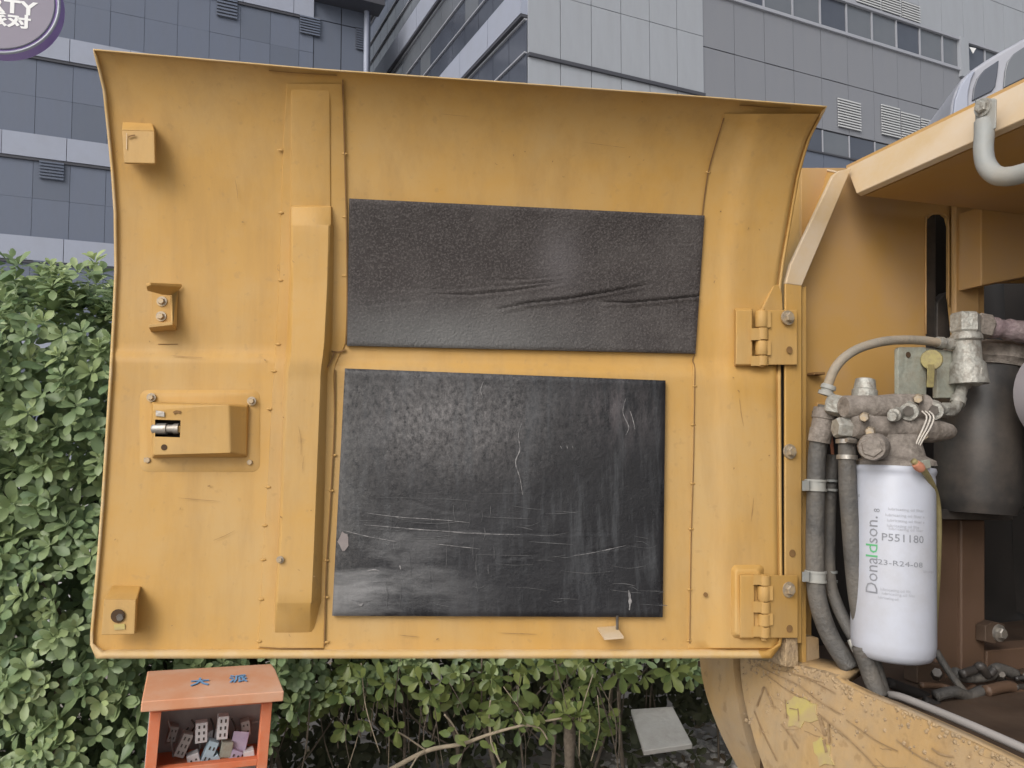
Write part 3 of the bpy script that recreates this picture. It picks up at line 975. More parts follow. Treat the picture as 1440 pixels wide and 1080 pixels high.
# left panel: shallow pressed fold line below the upper half
# ------------------------------------------------------------------ foam pads
def pad_mat(name, glossy):
    m = bpy.data.materials.new(name)
    N, L = nodes_of(m)
    b = N['Principled BSDF']
    tc = N.new('ShaderNodeTexCoord')
    def noise_(sc, det=6, ro=0.6, st=(1, 1, 1)):
        mp = N.new('ShaderNodeMapping')
        mp.inputs['Scale'].default_value = st
        L.new(tc.outputs['Object'], mp.inputs['Vector'])
        n = N.new('ShaderNodeTexNoise')
        n.inputs['Scale'].default_value = sc
        n.inputs['Detail'].default_value = det
        n.inputs['Roughness'].default_value = ro
        L.new(mp.outputs[0], n.inputs['Vector'])
        return n.outputs['Fac']
    def ramp(f, p0, p1, c0, c1):
        r = N.new('ShaderNodeValToRGB')
        r.color_ramp.elements[0].position = p0
        r.color_ramp.elements[1].position = p1
        r.color_ramp.elements[0].color = (*c0, 1)
        r.color_ramp.elements[1].color = (*c1, 1)
        L.new(f, r.inputs['Fac'])
        return r.outputs['Color']
    def mix(f, a, bb):
        x = N.new('ShaderNodeMixRGB')
        for i, val in ((0, f), (1, a), (2, bb)):
            if hasattr(val, 'links'):
                L.new(val, x.inputs[i])
            elif isinstance(val, tuple):
                x.inputs[i].default_value = (*val, 1)
            else:
                x.inputs[i].default_value = val
        return x.outputs[0]
    def math_(op, a, bb):
        x = N.new('ShaderNodeMath')
        x.operation = op
        for i, val in ((0, a), (1, bb)):
            if hasattr(val, 'links'):
                L.new(val, x.inputs[i])
            else:
                x.inputs[i].default_value = val
        return x.outputs[0]
    def spot(cx, cz, rx, rz):
        """1 in a soft patch of wear and painted sheen centred at (cx, cz) in metres on the pad"""
        sp = N.new('ShaderNodeSeparateXYZ')
        L.new(tc.outputs['Object'], sp.inputs[0])
        dx = math_('DIVIDE', math_('SUBTRACT', sp.outputs[0], cx), rx)
        dz = math_('DIVIDE', math_('SUBTRACT', sp.outputs[2], cz), rz)
        d2 = math_('ADD', math_('MULTIPLY', dx, dx), math_('MULTIPLY', dz, dz))
        return math_('POWER', 2.718, math_('MULTIPLY', d2, -1.0))
    if not glossy:
        c = ramp(noise_(3.0), 0.3, 0.7, (0.024, 0.019, 0.0185), (0.042, 0.034, 0.033))
        sp = ramp(noise_(330, 2), 0.50, 0.62, (0, 0, 0), (1, 1, 1))
        c = mix(math_('MULTIPLY', sp, 0.55), c, (0.105, 0.093, 0.09))
        dust = math_('MULTIPLY', ramp(noise_(7, 8, 0.7), 0.45, 0.75, (0, 0, 0), (1, 1, 1)), 0.42)
        c = mix(dust, c, (0.125, 0.114, 0.108))
        low = math_('MULTIPLY', spot(-0.14, -0.10, 0.22, 0.05), 0.55)
        c = mix(low, c, (0.17, 0.175, 0.175))
        c = mix(math_('MULTIPLY', spot(0.05, 0.03, 0.035, 0.05), 0.5), c, (0.13, 0.12, 0.125))
        b.inputs['Roughness'].default_value = 0.75
        hgt, st_, = noise_(240, 4), 0.6
    else:
        c = ramp(noise_(2.5), 0.3, 0.7, (0.006, 0.006, 0.0075), (0.017, 0.0172, 0.021))
        tex = ramp(noise_(150, 9, 0.8, (1, 1, 0.7)), 0.36, 0.66, (0, 0, 0), (1, 1, 1))
        up = math_('MULTIPLY', spot(-0.10, 0.115, 0.16, 0.085), tex)  # dusty smudge with the sky sheen painted into it
        c = mix(math_('MULTIPLY', up, 0.95), c, (0.20, 0.19, 0.19))
        up2 = math_('MULTIPLY', spot(0.18, 0.13, 0.06, 0.05), ramp(noise_(60, 8, 0.75, (1, 1, 0.3)), 0.42, 0.62, (0, 0, 0), (1, 1, 1)))
        c = mix(math_('MULTIPLY', up2, 0.6), c, (0.13, 0.115, 0.12))
        smear = ramp(noise_(14, 8, 0.65, (0.35, 1, 1.6)), 0.43, 0.66, (0, 0, 0), (1, 1, 1))
        lo = math_('MULTIPLY', spot(-0.21, -0.13, 0.13, 0.085), smear)
        c = mix(math_('MULTIPLY', lo, 0.95), c, (0.22, 0.22, 0.225))
        run = ramp(noise_(30, 8, 0.7, (1.6, 1, 0.18)), 0.5, 0.68, (0, 0, 0), (1, 1, 1))
        c = mix(math_('MULTIPLY', run, 0.45), c, (0.085, 0.09, 0.098))
        lf_ = math_('MULTIPLY', spot(-0.27, 0.02, 0.05, 0.25), tex)
        c = mix(math_('MULTIPLY', lf_, 0.8), c, (0.13, 0.125, 0.12))
        b.inputs['Specular IOR Level'].default_value = 0.38
        rg = ramp(noise_(9, 8, 0.7), 0.35, 0.65, (0.16,) * 3, (0.55,) * 3)
        L.new(rg, b.inputs['Roughness'])
        hgt, st_ = noise_(45, 9, 0.75), 0.5
    L.new(c, b.inputs['Base Color'])
    bp = N.new('ShaderNodeBump')
    bp.inputs['Strength'].default_value = st_
    bp.inputs['Distance'].default_value = 0.004
    L.new(hgt, bp.inputs['Height'])
    L.new(bp.outputs[0], b.inputs['Normal'])
    return m

def bil(q, s, t):
    (x0, y0), (x1, y1), (x2, y2), (x3, y3) = q        # tl tr br bl
    return ((x0 * (1 - s) + x1 * s) * (1 - t) + (x3 * (1 - s) + x2 * s) * t, (y0 * (1 - s) + y1 * s) * (1 - t) + (y3 * (1 - s) + y2 * s) * t)

def seg_dist(p, path):
    best, side, tt = 1e9, 0, 0
    n = len(path) - 1
    for i in range(n):
        ax, ay = path[i]
        bx, by = path[i + 1]
        dx, dy = bx - ax, by - ay
        l2 = dx * dx + dy * dy
        t = max(0, min(1, ((p[0] - ax) * dx + (p[1] - ay) * dy) / l2))
        ex_, ey = p[0] - ax - t * dx, p[1] - ay - t * dy
        d = math.hypot(ex_, ey)
        if d < best:
            best, side, tt = d, (dx * ey - dy * ex_), (i + t) / n
    return best, (1 if side > 0 else -1), tt

def pad(name, quad, h, nx, ny, disp, mat, label):
    vs, fs = [], []
    for j in range(ny + 1):
        for i in range(nx + 1):
            s, t = i / nx, j / ny
            u, v = bil(quad, s, t)
            e = min(s * nx, (1 - s) * nx, t * ny, (1 - t) * ny)
            rnd = 0.0025 * max(0, 1 - e / 3.0) ** 2
            wob = 0.0012 * noise.noise(Vector((u * 0.02, v * 0.02, 1.7)))
            vs.append(D(u, v, h - rnd + wob + disp(u, v)))
    W2 = nx + 1
    for j in range(ny):
        for i in range(nx):
            a = j * W2 + i
            fs.append([a, a + 1, a + W2 + 1, a + W2])
    bd = list(range(W2)) + [j * W2 + nx for j in range(1, ny + 1)] + [ny * W2 + i for i in range(nx - 1, -1, -1)] + [j * W2 for j in range(ny - 1, 0, -1)]
    base = len(vs)
    for b_ in bd:
        u, v = bil(quad, (b_ % W2) / nx, (b_ // W2) / ny)
        vs.append(D(u, v, 0.001))
    n = len(bd)
    for i in range(n):
        j = (i + 1) % n
        fs.append([bd[i], bd[j], base + j, base + i])
    # sides square to the door, not along the sight line
    for i, b_ in enumerate(bd):
        vs[base + i] = vs[b_] - Nd * (h - 0.001)
    o = mk(name, vs, fs, mat, door, smooth=True, label=label)
    edge_split(o, 50)
    return o

CREASE = [([(698, 437), (740, 428), (802, 421), (860, 411), (920, 400)], 0.0050, 3.0), ([(838, 426), (880, 427), (920, 424), (990, 417)], 0.0042, 2.5),
          ([(600, 415), (660, 416), (722, 410), (760, 404), (800, 398)], 0.0026, 3.0), ([(690, 396), (740, 394), (800, 389)], 0.0014, 2.5), ([(560, 409), (640, 408), (720, 402)], 0.0012, 3), ([(700, 405), (760, 399), (800, 394)], 0.0014, 2.2),
          ([(497, 432), (545, 428), (600, 424)], 0.0010, 3.0)]
def disp_up(u, v):
    d = 0.0
    for path, amp, sg_ in CREASE:
        q, side, tt = seg_dist((u, v), path)
        if q < sg_ * 4:
            env = math.sin(math.pi * min(1, max(0, tt)) ) ** 0.5 if not (path[-1][0] > 985 and tt > .5) else 1
            d += amp * env * ((-1.0 if side < 0 else 0.55) * math.exp(-((q - (0.6 if side < 0 else 2.0)) / sg_) ** 2))
    return d
pad('foam_pad', [(491, 279), (991, 303), (978, 497), (488, 486)], 0.011, 250, 108, disp_up, pad_mat('dusty_foam', False), 'dusty charcoal foam pad with long creases')
def disp_lo(u, v):
    d = 0.0
    for path, amp, sg_ in (([(790, 783), (840, 777), (890, 768), (925, 760)], 0.0012, 2.5), ([(560, 745), (680, 750), (800, 752), (900, 751)], 0.0006, 2.5), ([(690, 790), (760, 782)], 0.0008, 3),
                           ([(540, 695), (620, 720), (730, 728)], 0.0005, 3)):
        q, side, tt = seg_dist((u, v), path)
        if q < sg_ * 4:
            d += amp * (-1 if side < 0 else 0.7) * math.exp(-(q / sg_) ** 2) * math.sin(math.pi * tt)
    return d
pad('foam_pad', [(485, 518), (936, 535), (932, 868), (467, 866)], 0.013, 180, 140, disp_lo, pad_mat('worn_foam_film', True), 'glossy black foam pad, scratched and smeared grey')

def scratches(name, paths, mat, h):
    geos = []
    for path, wd in paths:
        P = catmull([Vector((u, v, 0)) for u, v in path], 6)
        vs, fs = [], []
        for i, p in enumerate(P):
            t = P[min(i + 1, len(P) - 1)] - P[max(0, i - 1)]
            t_ = i / (len(P) - 1)
            q = Vector((-t.y, t.x, 0)).normalized() * (wd / 2) * (0.25 + 0.75 * math.sin(math.pi * t_)) * random.uniform(0.5, 1.3)
            vs += [D(p.x + q.x, p.y + q.y, h), D(p.x - q.x, p.y - q.y, h)]
        fs = [[2 * i, 2 * i + 1, 2 * i + 3, 2 * i + 2] for i in range(len(P) - 1)]
        geos.append((vs, fs))
    return mk(name, *merge(*geos), mat, door, smooth='open', kind='stuff')
M['scratch'] = make_mat('pale_scratch', (0.30, 0.29, 0.29), (0.07, 0.07, 0.075), 120, 0.6)
M['scratch_dim'] = make_mat('dim_scratch', (0.05, 0.05, 0.053), (0.12, 0.12, 0.124), 120, 0.6)
sc = [([(734, 594), (729, 612), (731, 632), (725, 650), (731, 672), (735, 696)], 1.7), ([(680, 536), (676, 548), (679, 560)], 1.2),
      ([(513, 721), (560, 727), (620, 731), (660, 735)], 1.1), ([(512, 738), (560, 742), (610, 746), (690, 750)], 1.2), ([(600, 745), (660, 750), (735, 752)], 1.1),
      ([(605, 764), (640, 768), (675, 772)], 1.1), ([(480, 745), (520, 755), (560, 762)], 1.0), ([(516, 803), (526, 801), (534, 803)], 3.0), ([(562, 795), (564, 801)], 2.2),
      ([(880, 560), (876, 580), (884, 600), (880, 612)], 1.6), ([(886, 578), (890, 590), (893, 604)], 1.3), ([(788, 627), (790, 631)], 1.2), ([(797, 626), (798, 631)], 1.0), ([(805, 627), (806, 631)], 1.0),
      ([(500, 848), (506, 851), (511, 848)], 3.0), ([(884, 830), (886, 845), (885, 858)], 4.0), ([(805, 782), (840, 776), (880, 767)], 0.9)]
scratches('scratch_mark', sc, M['scratch'], 0.0142)
random.seed(11)
dim = []
for _ in range(46):
    u, v = random.uniform(478, 900), random.uniform(690, 850)
    L_ = random.uniform(15, 90)
    dim.append(([(u, v), (u + L_ / 2, v + random.uniform(-1, 4)), (min(925, u + L_), v + random.uniform(-3, 6))], random.uniform(0.5, 1.0)))
for _ in range(26):
    u, v = random.uniform(500, 700), random.uniform(700, 830)
    L_ = random.uniform(10, 40)
    dim.append(([(u, v), (u + random.uniform(-2, 2), v + L_ / 2), (u + random.uniform(-3, 3), v + L_)], random.uniform(0.5, 1.2)))
scratches('scratch_mark', dim, M['scratch_dim'], 0.0140)
random.seed(17)
chips = []
for _ in range(46):
    u, v = random.choice(((random.uniform(170, 1080), random.uniform(885, 914)), (random.uniform(150, 380), random.uniform(150, 880)), (random.uniform(390, 450), random.uniform(330, 850)), (random.uniform(990, 1085), random.uniform(250, 880)), (random.uniform(490, 980), random.uniform(140, 270))))
    a = random.uniform(0, 6.28)
    L_ = random.uniform(1.5, 5)
    chips.append(([(u, v), (u + L_ * .5 * math.cos(a), v + L_ * .5 * math.sin(a)), (u + L_ * math.cos(a + .3), v + L_ * math.sin(a + .3))], random.uniform(0.8, 2.0)))
for (u, v, du, dv) in ((420, 600, 3, 40), (428, 640, -2, 26), (250, 700, 60, 5), (300, 760, 30, -14), (700, 890, 55, 2), (1040, 560, 6, 40), (1060, 700, -4, 34), (820, 200, 60, 8), (620, 160, 40, 4), (330, 250, 5, 34), (560, 893, 30, 3), (240, 500, 45, 3)):
    chips.append(([(u, v), (u + du * .5 + random.uniform(-2, 2), v + dv * .5), (u + du, v + dv)], random.uniform(0.5, 0.9)))
M['chip'] = make_mat('paint_chip', (0.22, 0.13, 0.05), (0.34, 0.2, 0.08), 80, 0.7)
skin_h = lambda u, v: 0.0294 if (395 < u < 455 and v > 325) else (0.0105 if u > 1025 else 0.0036)
for k in range(3):
    hs = (0.0294, 0.0105, 0.0036)[k]
    scratches('scratch_mark', [c_ for c_ in chips if abs(skin_h(*c_[0][0]) - hs) < 1e-6] or chips[:1], M['chip'], hs)
def blob(name, u, v, rx, ry, h, mat, fn=None, parent=None, n=14, seed=0):
    fn = fn or D
    rn = random.Random(seed)
    P = []
    for i in range(n):
        a = 2 * math.pi * i / n
        k = rn.uniform(0.75, 1.15)
        P.append(fn(u + rx * k * math.cos(a), v + ry * k * math.sin(a), h))
    return mk(name, *prism(P, [p - Nd * 0.001 for p in P]), mat, parent or door)
blob('peeled_patch', 483, 762, 8, 13, 0.0142, make_mat('peeled_foam', (0.2, 0.17, 0.17), (0.26, 0.23, 0.22), 60, 0.8), seed=3)

# ------------------------------------------------------------------ fittings on the door
def bolt(name, p, axis, r, h, mat, parent, washer=True, hexa=True):
    """hexagon bolt head with washer; p on the surface, axis outwards."""
    geos = []
    if washer:
        geos.append(lathe_geo(p, p + axis * h * 0.3, [(0, r * 1.55), (1, r * 1.5)], 16))
    g = lathe_geo(p, p + axis * h, [(0, r), (0.8, r), (1, r * 0.82)], 6 if hexa else 12)
    geos.append(g)
    return mk(name, *merge(*geos), mat, parent)

DR = lambda u, v, h=0.0: D(u, v, h)
def dprism(name, poly_front, h1, poly_back, h0, mat, parent, bevel=0.002, **k):
    f = [D(u, v, h1) for u, v in poly_front]
    b = [D(u, v, h0) for u, v in poly_back]
    return mk(name, *prism(f, b), mat, parent, bevel=bevel, **k)

def ref_plane(u, v, h=0.0):
    """Plane parallel to the door through its skin at (u, v)."""
    return Plane(D(u, v, h), Nd)

# top left stop bracket: folded plate
rp = ref_plane(194, 200)
pl = [rp.pt(u, v, h) for (u, v, h) in ((172, 167, 0.0), (213, 169, 0.0), (217, 184, 0.028), (218, 230, 0.030), (174, 229, 0.030), (171, 183, 0.028))]
bk_ = [p - Nd * 0.006 for p in pl]
sb = mk('stop_bracket', *merge(prism([pl[0], pl[1], pl[2], pl[5]], [bk_[0], bk_[1], bk_[2], bk_[5]]), prism([pl[5], pl[2], pl[3], pl[4]], [bk_[5], bk_[2], bk_[3], bk_[4]]),
                               prism([rp.pt(176, 226, 0.026), rp.pt(214, 227, 0.026), rp.pt(213, 226, 0.0), rp.pt(177, 225, 0.0)], [rp.pt(176, 222, 0.026), rp.pt(214, 223, 0.026), rp.pt(213, 222, 0), rp.pt(177, 221, 0)])), M['yellow'], door, bevel=0.0015)
strip('scratch_mark', [(180, 193), (184, 191), (190, 190)], 2.0, 0.032, M['seam'], door, 0.001, fn=lambda u, v, h: rp.pt(u, v, h))
strip('bracket_edge', [(178, 187), (178, 210)], 1.0, 0.0308, M['cream'], door, 0.0005, fn=lambda u, v, h: rp.pt(u, v, h))

# bottom left stop bracket with a hole
rq = ref_plane(170, 860)
pl = [rq.pt(u, v, h) for (u, v, h) in ((157, 824, 0.0), (197, 825, 0.0), (191, 844, 0.036), (189, 892, 0.040), (142, 893, 0.040), (146, 843, 0.036))]
bk_ = [p - Nd * 0.007 for p in pl]
mk('stop_bracket', *merge(prism([pl[0], pl[1], pl[2], pl[5]], [bk_[0], bk_[1], bk_[2], bk_[5]]), prism([pl[5], pl[2], pl[3], pl[4]], [bk_[5], bk_[2], bk_[3], bk_[4]])), M['yellow'], door, bevel=0.002, label='folded yellow bracket with a bolt hole')
mk('bracket_side', *prism([rq.pt(191, 846, 0.035), rq.pt(189, 891, 0.038), rq.pt(191, 889, 0.0), rq.pt(196, 828, 0.0)], [rq.pt(187, 846, 0.035), rq.pt(185, 891, 0.038), rq.pt(187, 889, 0.0), rq.pt(192, 828, 0.0)]), M['yellow'], door)
c = rq.pt(166, 866, 0.0395)
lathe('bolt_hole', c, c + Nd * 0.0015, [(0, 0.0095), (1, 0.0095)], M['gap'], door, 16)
c = rq.pt(169, 868, 0.0405)
lathe('bolt', c, c + Nd * 0.002, [(0, 0.006), (1, 0.005)], M['dark_steel'], door, 6, smooth=False)
mk('yellow_patch', *prism([rq.pt(u, v, 0.0408) for u, v in ((160, 878), (175, 877), (176, 885), (161, 886))], [rq.pt(u, v, 0.0395) for u, v in ((160, 878), (175, 877), (176, 885), (161, 886))]), M['yellow_mark'], door)

# catch bracket: upright leaf with a lug at top and a shelf at the bottom, two bolts
rc = ref_plane(235, 430)
leaf_ = [rc.pt(u, v, 0.010) for u, v in ((213, 409), (247, 402), (247, 464), (213, 463))]
mk('catch_bracket', *merge(
    prism([rc.pt(u, v, 0.005) for u, v in ((214, 404), (247, 404), (247, 465), (213, 463))], [rc.pt(u, v, 0.0) for u, v in ((214, 404), (247, 404), (247, 465), (213, 463))]),
    prism([rc.pt(205, 399, 0.048), rc.pt(211, 397, 0.050), rc.pt(256, 399, 0.004), rc.pt(244, 411, 0.004), rc.pt(228, 410, 0.020), rc.pt(206, 405, 0.044)],
          [rc.pt(206, 403, 0.048), rc.pt(212, 401, 0.050), rc.pt(256, 404, 0.004), rc.pt(244, 416, 0.004), rc.pt(228, 415, 0.020), rc.pt(207, 409, 0.044)]),
    prism([rc.pt(209, 456, 0.036), rc.pt(243, 452, 0.036), rc.pt(249, 460, 0.0), rc.pt(212, 462, 0.0)], [rc.pt(209, 461, 0.036), rc.pt(243, 457, 0.036), rc.pt(249, 465, 0.0), rc.pt(212, 467, 0.0)]),
    prism([rc.pt(243, 411, 0.004), rc.pt(251, 404, 0.004), rc.pt(249, 460, 0.004), rc.pt(243, 456, 0.030)], [rc.pt(240, 411, 0.004), rc.pt(248, 404, 0.004), rc.pt(246, 460, 0.004), rc.pt(240, 456, 0.030)])),
    M['yellow'], door, bevel=0.001, label='yellow catch bracket with two bolts')
for (u, v) in ((228, 424), (227, 445)):
    bolt('bolt', rc.pt(u, v, 0.005), Nd, 0.0052, 0.007, M['bolt'], door)
strip('bracket_outline', [(222, 484), (250, 484)], 1.0, 0.001, M['seam'], door, 0.001)

# latch: recessed pressing, box with a window and the catch pin, four bolts
rl = ref_plane(280, 605)
f = [rl.pt(u, v, 0.0045) for u, v in rrect(197, 573, 363, 661, 12)]
dprism('latch_plate', rrect(206, 553, 356, 655, 8), 0.004, rrect(196, 548, 366, 664, 12), 0.0, M['yellow'], door, 0.001)
lf1 = [rl.pt(u, v, h) for (u, v, h) in ((215, 567, 0.032), (322, 569, 0.036), (324, 637, 0.036), (216, 640, 0.032))]
lb1 = [rl.pt(u, v, 0.003) for (u, v) in ((213, 565), (350, 569), (348, 645), (213, 645))]
vs_ = lf1 + lb1 + [rl.pt(348, 571, 0.012), rl.pt(347, 640, 0.012)]
# box as faces: front, right slope, top, bottom, left - the window is cut through the front
win = [rl.pt(u, v, 0.0325) for u, v in ((218, 590), (254, 591), (253, 615), (218, 614))]
V_ = vs_ + win
F_ = [[0, 1, 11, 10], [1, 2, 12, 11], [2, 3, 13, 12], [3, 0, 10, 13], [1, 8, 9, 2], [8, 5, 6, 9], [0, 4, 5, 8, 1], [3, 2, 9, 6, 7], [0, 3, 7, 4]]
latch = mk('latch_box', V_, F_, M['yellow'], door, bevel=0.0025, seg=3, smooth='open', label='yellow latch box with a cut-out over its steel pin')
me = latch.data
bm = bmesh.new(); bm.from_mesh(me); bmesh.ops.recalc_face_normals(bm, faces=bm.faces); bm.to_mesh(me); bm.free()
if me.polygons[0].normal.dot(Nd) < 0:
    me.flip_normals()
mk('latch_inside', *prism([rl.pt(u, v, 0.008) for u, v in ((214, 584), (262, 584), (262, 620), (214, 620))], [rl.pt(u, v, 0.004) for u, v in ((214, 584), (262, 584), (262, 620), (214, 620))]), M['dark'], door)
lathe('latch_pin', rl.pt(214, 603, 0.026), rl.pt(252, 603, 0.026), [(0, .006), (.1, .0085), (.55, .0085), (.56, .0065), (.8, .0065), (.81, .008), (1, .008)], M['steel'], door, 16)
mk('latch_tongue', *prism([rl.pt(u, v, 0.030) for u, v in ((232, 598), (253, 599), (253, 608), (232, 607))], [rl.pt(u, v, 0.024) for u, v in ((232, 598), (253, 599), (253, 608), (232, 607))]), M['yellow'], door)
strip('latch_slot', [(244, 581), (248, 579), (254, 580)], 4, 0.0345, M['seam'], door, 0.003, fn=lambda u, v, h: rl.pt(u, v, h))
mk('latch_clip', *prism([rl.pt(u, v, 0.035) for u, v in ((219, 577), (231, 579), (231, 586), (219, 585))], [rl.pt(u, v, 0.031) for u, v in ((219, 577), (231, 579), (231, 586), (219, 585))]), M['steel'], door)
c = rl.pt(231, 629, 0.0325)
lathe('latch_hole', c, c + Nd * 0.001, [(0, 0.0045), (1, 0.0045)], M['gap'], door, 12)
for (u, v) in ((213, 559), (354, 564), (209, 647), (352, 650)):
    bolt('bolt', rl.pt(u, v, 0.004), Nd, 0.0045, 0.006, M['bolt'], door)

# door prop hook at the bottom: bent tab with a pin
rh = ref_plane(860, 893)
mk('hook_tab', *merge(prism([rh.pt(840, 882, 0.0), rh.pt(866, 880, 0.0), rh.pt(877, 895, 0.030), rh.pt(850, 897, 0.030)], [rh.pt(840, 885, 0.0), rh.pt(866, 883, 0.0), rh.pt(877, 898, 0.030), rh.pt(850, 900, 0.030)])), M['cream'], door)
lathe('hook_pin', rh.pt(868, 866, 0.012), rh.pt(868, 885, 0.010), [(0, .0022), (1, .0022)], M['dark_steel'], door, 8)
# holes and marks on the skin
for (u, v, r, mm) in ((394, 787, 0.0036, 'bolt'),):
    c = D(u, v, 0.030)
    bolt('bolt', c, Nd, r, 0.005, M[mm], door)
c = D(992, 836, 0.006)
lathe('drain_hole', c, c + Nd * 0.0015, [(0, 0.0035), (1, 0.0035)], M['seam'], door, 10)
c = D(1136, 179, 0.002)
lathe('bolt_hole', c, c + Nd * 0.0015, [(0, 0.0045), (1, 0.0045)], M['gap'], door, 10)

# ------------------------------------------------------------------ hinges
def hinge(name, u_leaf, u_k0, u_k1, u_r, v0, v1, knuckles, first_left, bolt_px, hole_px, lh=0.020):
    uk = (u_k0 + u_k1) / 2
    hp = Plane(D(u_leaf + 20, (v0 + v1) / 2, 0.0), Nd)
    hk = 0.026
    root = mk(name, *prism([hp.pt(u, v, lh + 0.006) for u, v in ((u_leaf, v0), (u_k0 - 4, v0), (u_k0 - 4, v1), (u_leaf, v1))],
                           [hp.pt(u, v, lh - 0.010) for u, v in ((u_leaf - 3, v0 - 3), (u_k0 - 4, v0 - 3), (u_k0 - 4, v1 + 3), (u_leaf - 3, v1 + 3))]), M['yellow'], ex, bevel=0.002)
    r = (u_k1 - u_k0) / 2 / F * depth_of(hp.pt(uk, v0, hk))
    n = len(knuckles) - 1
    for i in range(n):
        a, b = knuckles[i] + 0.7, knuckles[i + 1] - 0.7
        left = (i % 2 == 0) == first_left
        du = 0.0
        g = lathe_geo(hp.pt(uk, a, hk - 0.004), hp.pt(uk, b, hk - 0.004), [(0, r * 0.93), (0.04, r), (0.96, r), (1, r * 0.93)], 18)
        x0, x1 = (u_k0 - 6, uk) if left else (uk, u_k1 + 4)
        g2 = prism([hp.pt(u, v, hk - 0.004 + r * 0.75) for u, v in ((x0, a), (x1, a), (x1, b), (x0, b))], [hp.pt(u, v, hk - 0.004) for u, v in ((x0, a), (x1, a), (x1, b), (x0, b))])
        k = mk('hinge_knuckle', *merge(g, g2), M['yellow'], root, smooth=True)
        edge_split(k, 40)
    lathe('hinge_pin', hp.pt(uk, v0 - 1, hk - 0.004), hp.pt(uk, v1 + 3, hk - 0.004), [(0, r * 0.45), (1, r * 0.45)], M['yellow'], root, 10)
    fixed = [(u_k1 - 1, v0), (u_r, v0), (u_r, v1), (u_k1 - 1, v1)]
    fp = BK
    mk('hinge_leaf', *prism([hp.pt(u, v, hk) for u, v in fixed[:1]] + [fp.pt(u, v, 0.022) for u, v in fixed[1:3]] + [hp.pt(u, v, hk) for u, v in fixed[3:]],
                            [hp.pt(u, v, hk - 0.006) for u, v in fixed[:1]] + [fp.pt(u, v, 0.014) for u, v in fixed[1:3]] + [hp.pt(u, v, hk - 0.006) for u, v in fixed[3:]]), M['yellow'], root, bevel=0.001)
    bolt('bolt', fp.pt(*bolt_px, 0.024), -m_ax, 0.008, 0.010, M['bolt'], root)
    if hole_px:
        c = fp.pt(*hole_px, 0.0235)
        lathe('slot_hole', c, c - m_ax * 0.001, [(0, 0.0058), (1, 0.0058)], M['seam'], root, 12)
    return root
hinge('hinge', 1035, 1062, 1080, 1121, 436, 513, [437, 461, 479, 500, 515], False, (1107, 447), (1110, 492))
hinge('hinge', 1041, 1065, 1083, 1122, 809, 897, [808, 823, 845, 862, 880, 896], True, (1108, 829), (1110, 884))
# pressing behind the lower hinge
mk('hinge_pocket', *prism([D(u, v, 0.019) for u, v in rrect(1034, 801, 1068, 893, 6)], [D(u, v, 0.006) for u, v in rrect(1026, 792, 1076, 899, 8)]), M['yellow'], door, bevel=0.003)

# ------------------------------------------------------------------ frame of the opening
post = plate('door_post', BK, [(1104.5, 398), (1128, 398), (1128, 905), (1104.5, 905)], 0.012, 0.005, M['yellow'], ex, 0.002)
plate('slanted_pillar', BK, [(1105, 399), (1112, 372), (1172, 246), (1180, 240), (1198, 236), (1128, 402)], 0.013, 0.008, M['cream'], ex, 0.002)
plate('post_flange', BK, [(1128.5, 404), (1134, 402), (1134, 932), (1128.5, 932)], 0.004, 0.04, M['yellow'], ex, 0.001)
for (u, v) in ((1110, 635),):
    bolt('bolt', BK.pt(u, v, 0.012), -m_ax, 0.008, 0.010, M['bolt'], ex)
for (u, v) in ((1114, 778),):
    c = BK.pt(u, v, 0.0125)
    lathe('slot_hole', c, c - m_ax * 0.001, [(0, 0.006), (1, 0.006)], M['seam'], ex, 12)
plate('post_foot', BK, [(1106, 897), (1122, 897), (1124, 940), (1104, 938)], 0.016, 0.04, M['mud_grey'], ex, 0.002)
plate('post_block', BK, [(1133, 895), (1152, 897), (1154, 945), (1132, 945)], 0.0, 0.04, M['mud'], ex, 0.002)
plate('gap_shadow', BK, [(1096, 514), (1106, 514), (1106, 808), (1096, 808)], -0.004, 0.01, M['dark'], ex, 0)  # dark strip added for the shade between door and post
# stop lug above the upper hinge
plate('door_lug', BK, [(1088, 402), (1099, 398), (1101, 440), (1083, 440), (1070, 440)], 0.010, 0.006, M['yellow'], ex, 0.001)

# outer skin behind the hinge, rounded at the top
rw = []
for v, ua, ub in ((300, 1106, 1150), (340, 1100, 1132), (380, 1094, 1116), (420, 1090, 1106), (470, 1088, 1104)):
    rw.append([(ua, v, -0.14), ((ua * 2 + ub) / 3, v - 1, -0.10), ((ua + 2 * ub) / 3, v - 1, -0.05), (ub, v, -0.01)])
top_ = [[(1124, 246, -0.14), (1140, 239, -0.10), (1154, 238, -0.05), (1176, 242, -0.01)], [(1117, 270, -0.14), (1134, 264, -0.10), (1150, 262, -0.05), (1166, 264, -0.01)]]
bkf = lambda u, v, h: BK.pt(u, v, h)
loft('outer_skin', top_ + rw, M['yellow'], ex, fn=bkf)
tube('skin_edge', [BK.pt(*p) for p in top_[0]], 0.0022, M['cream'], ex, 6)
strip('seam', [(1157, 241), (1158, 258)], 1.6, -0.045, M['seam'], ex, 0.002, fn=bkf)

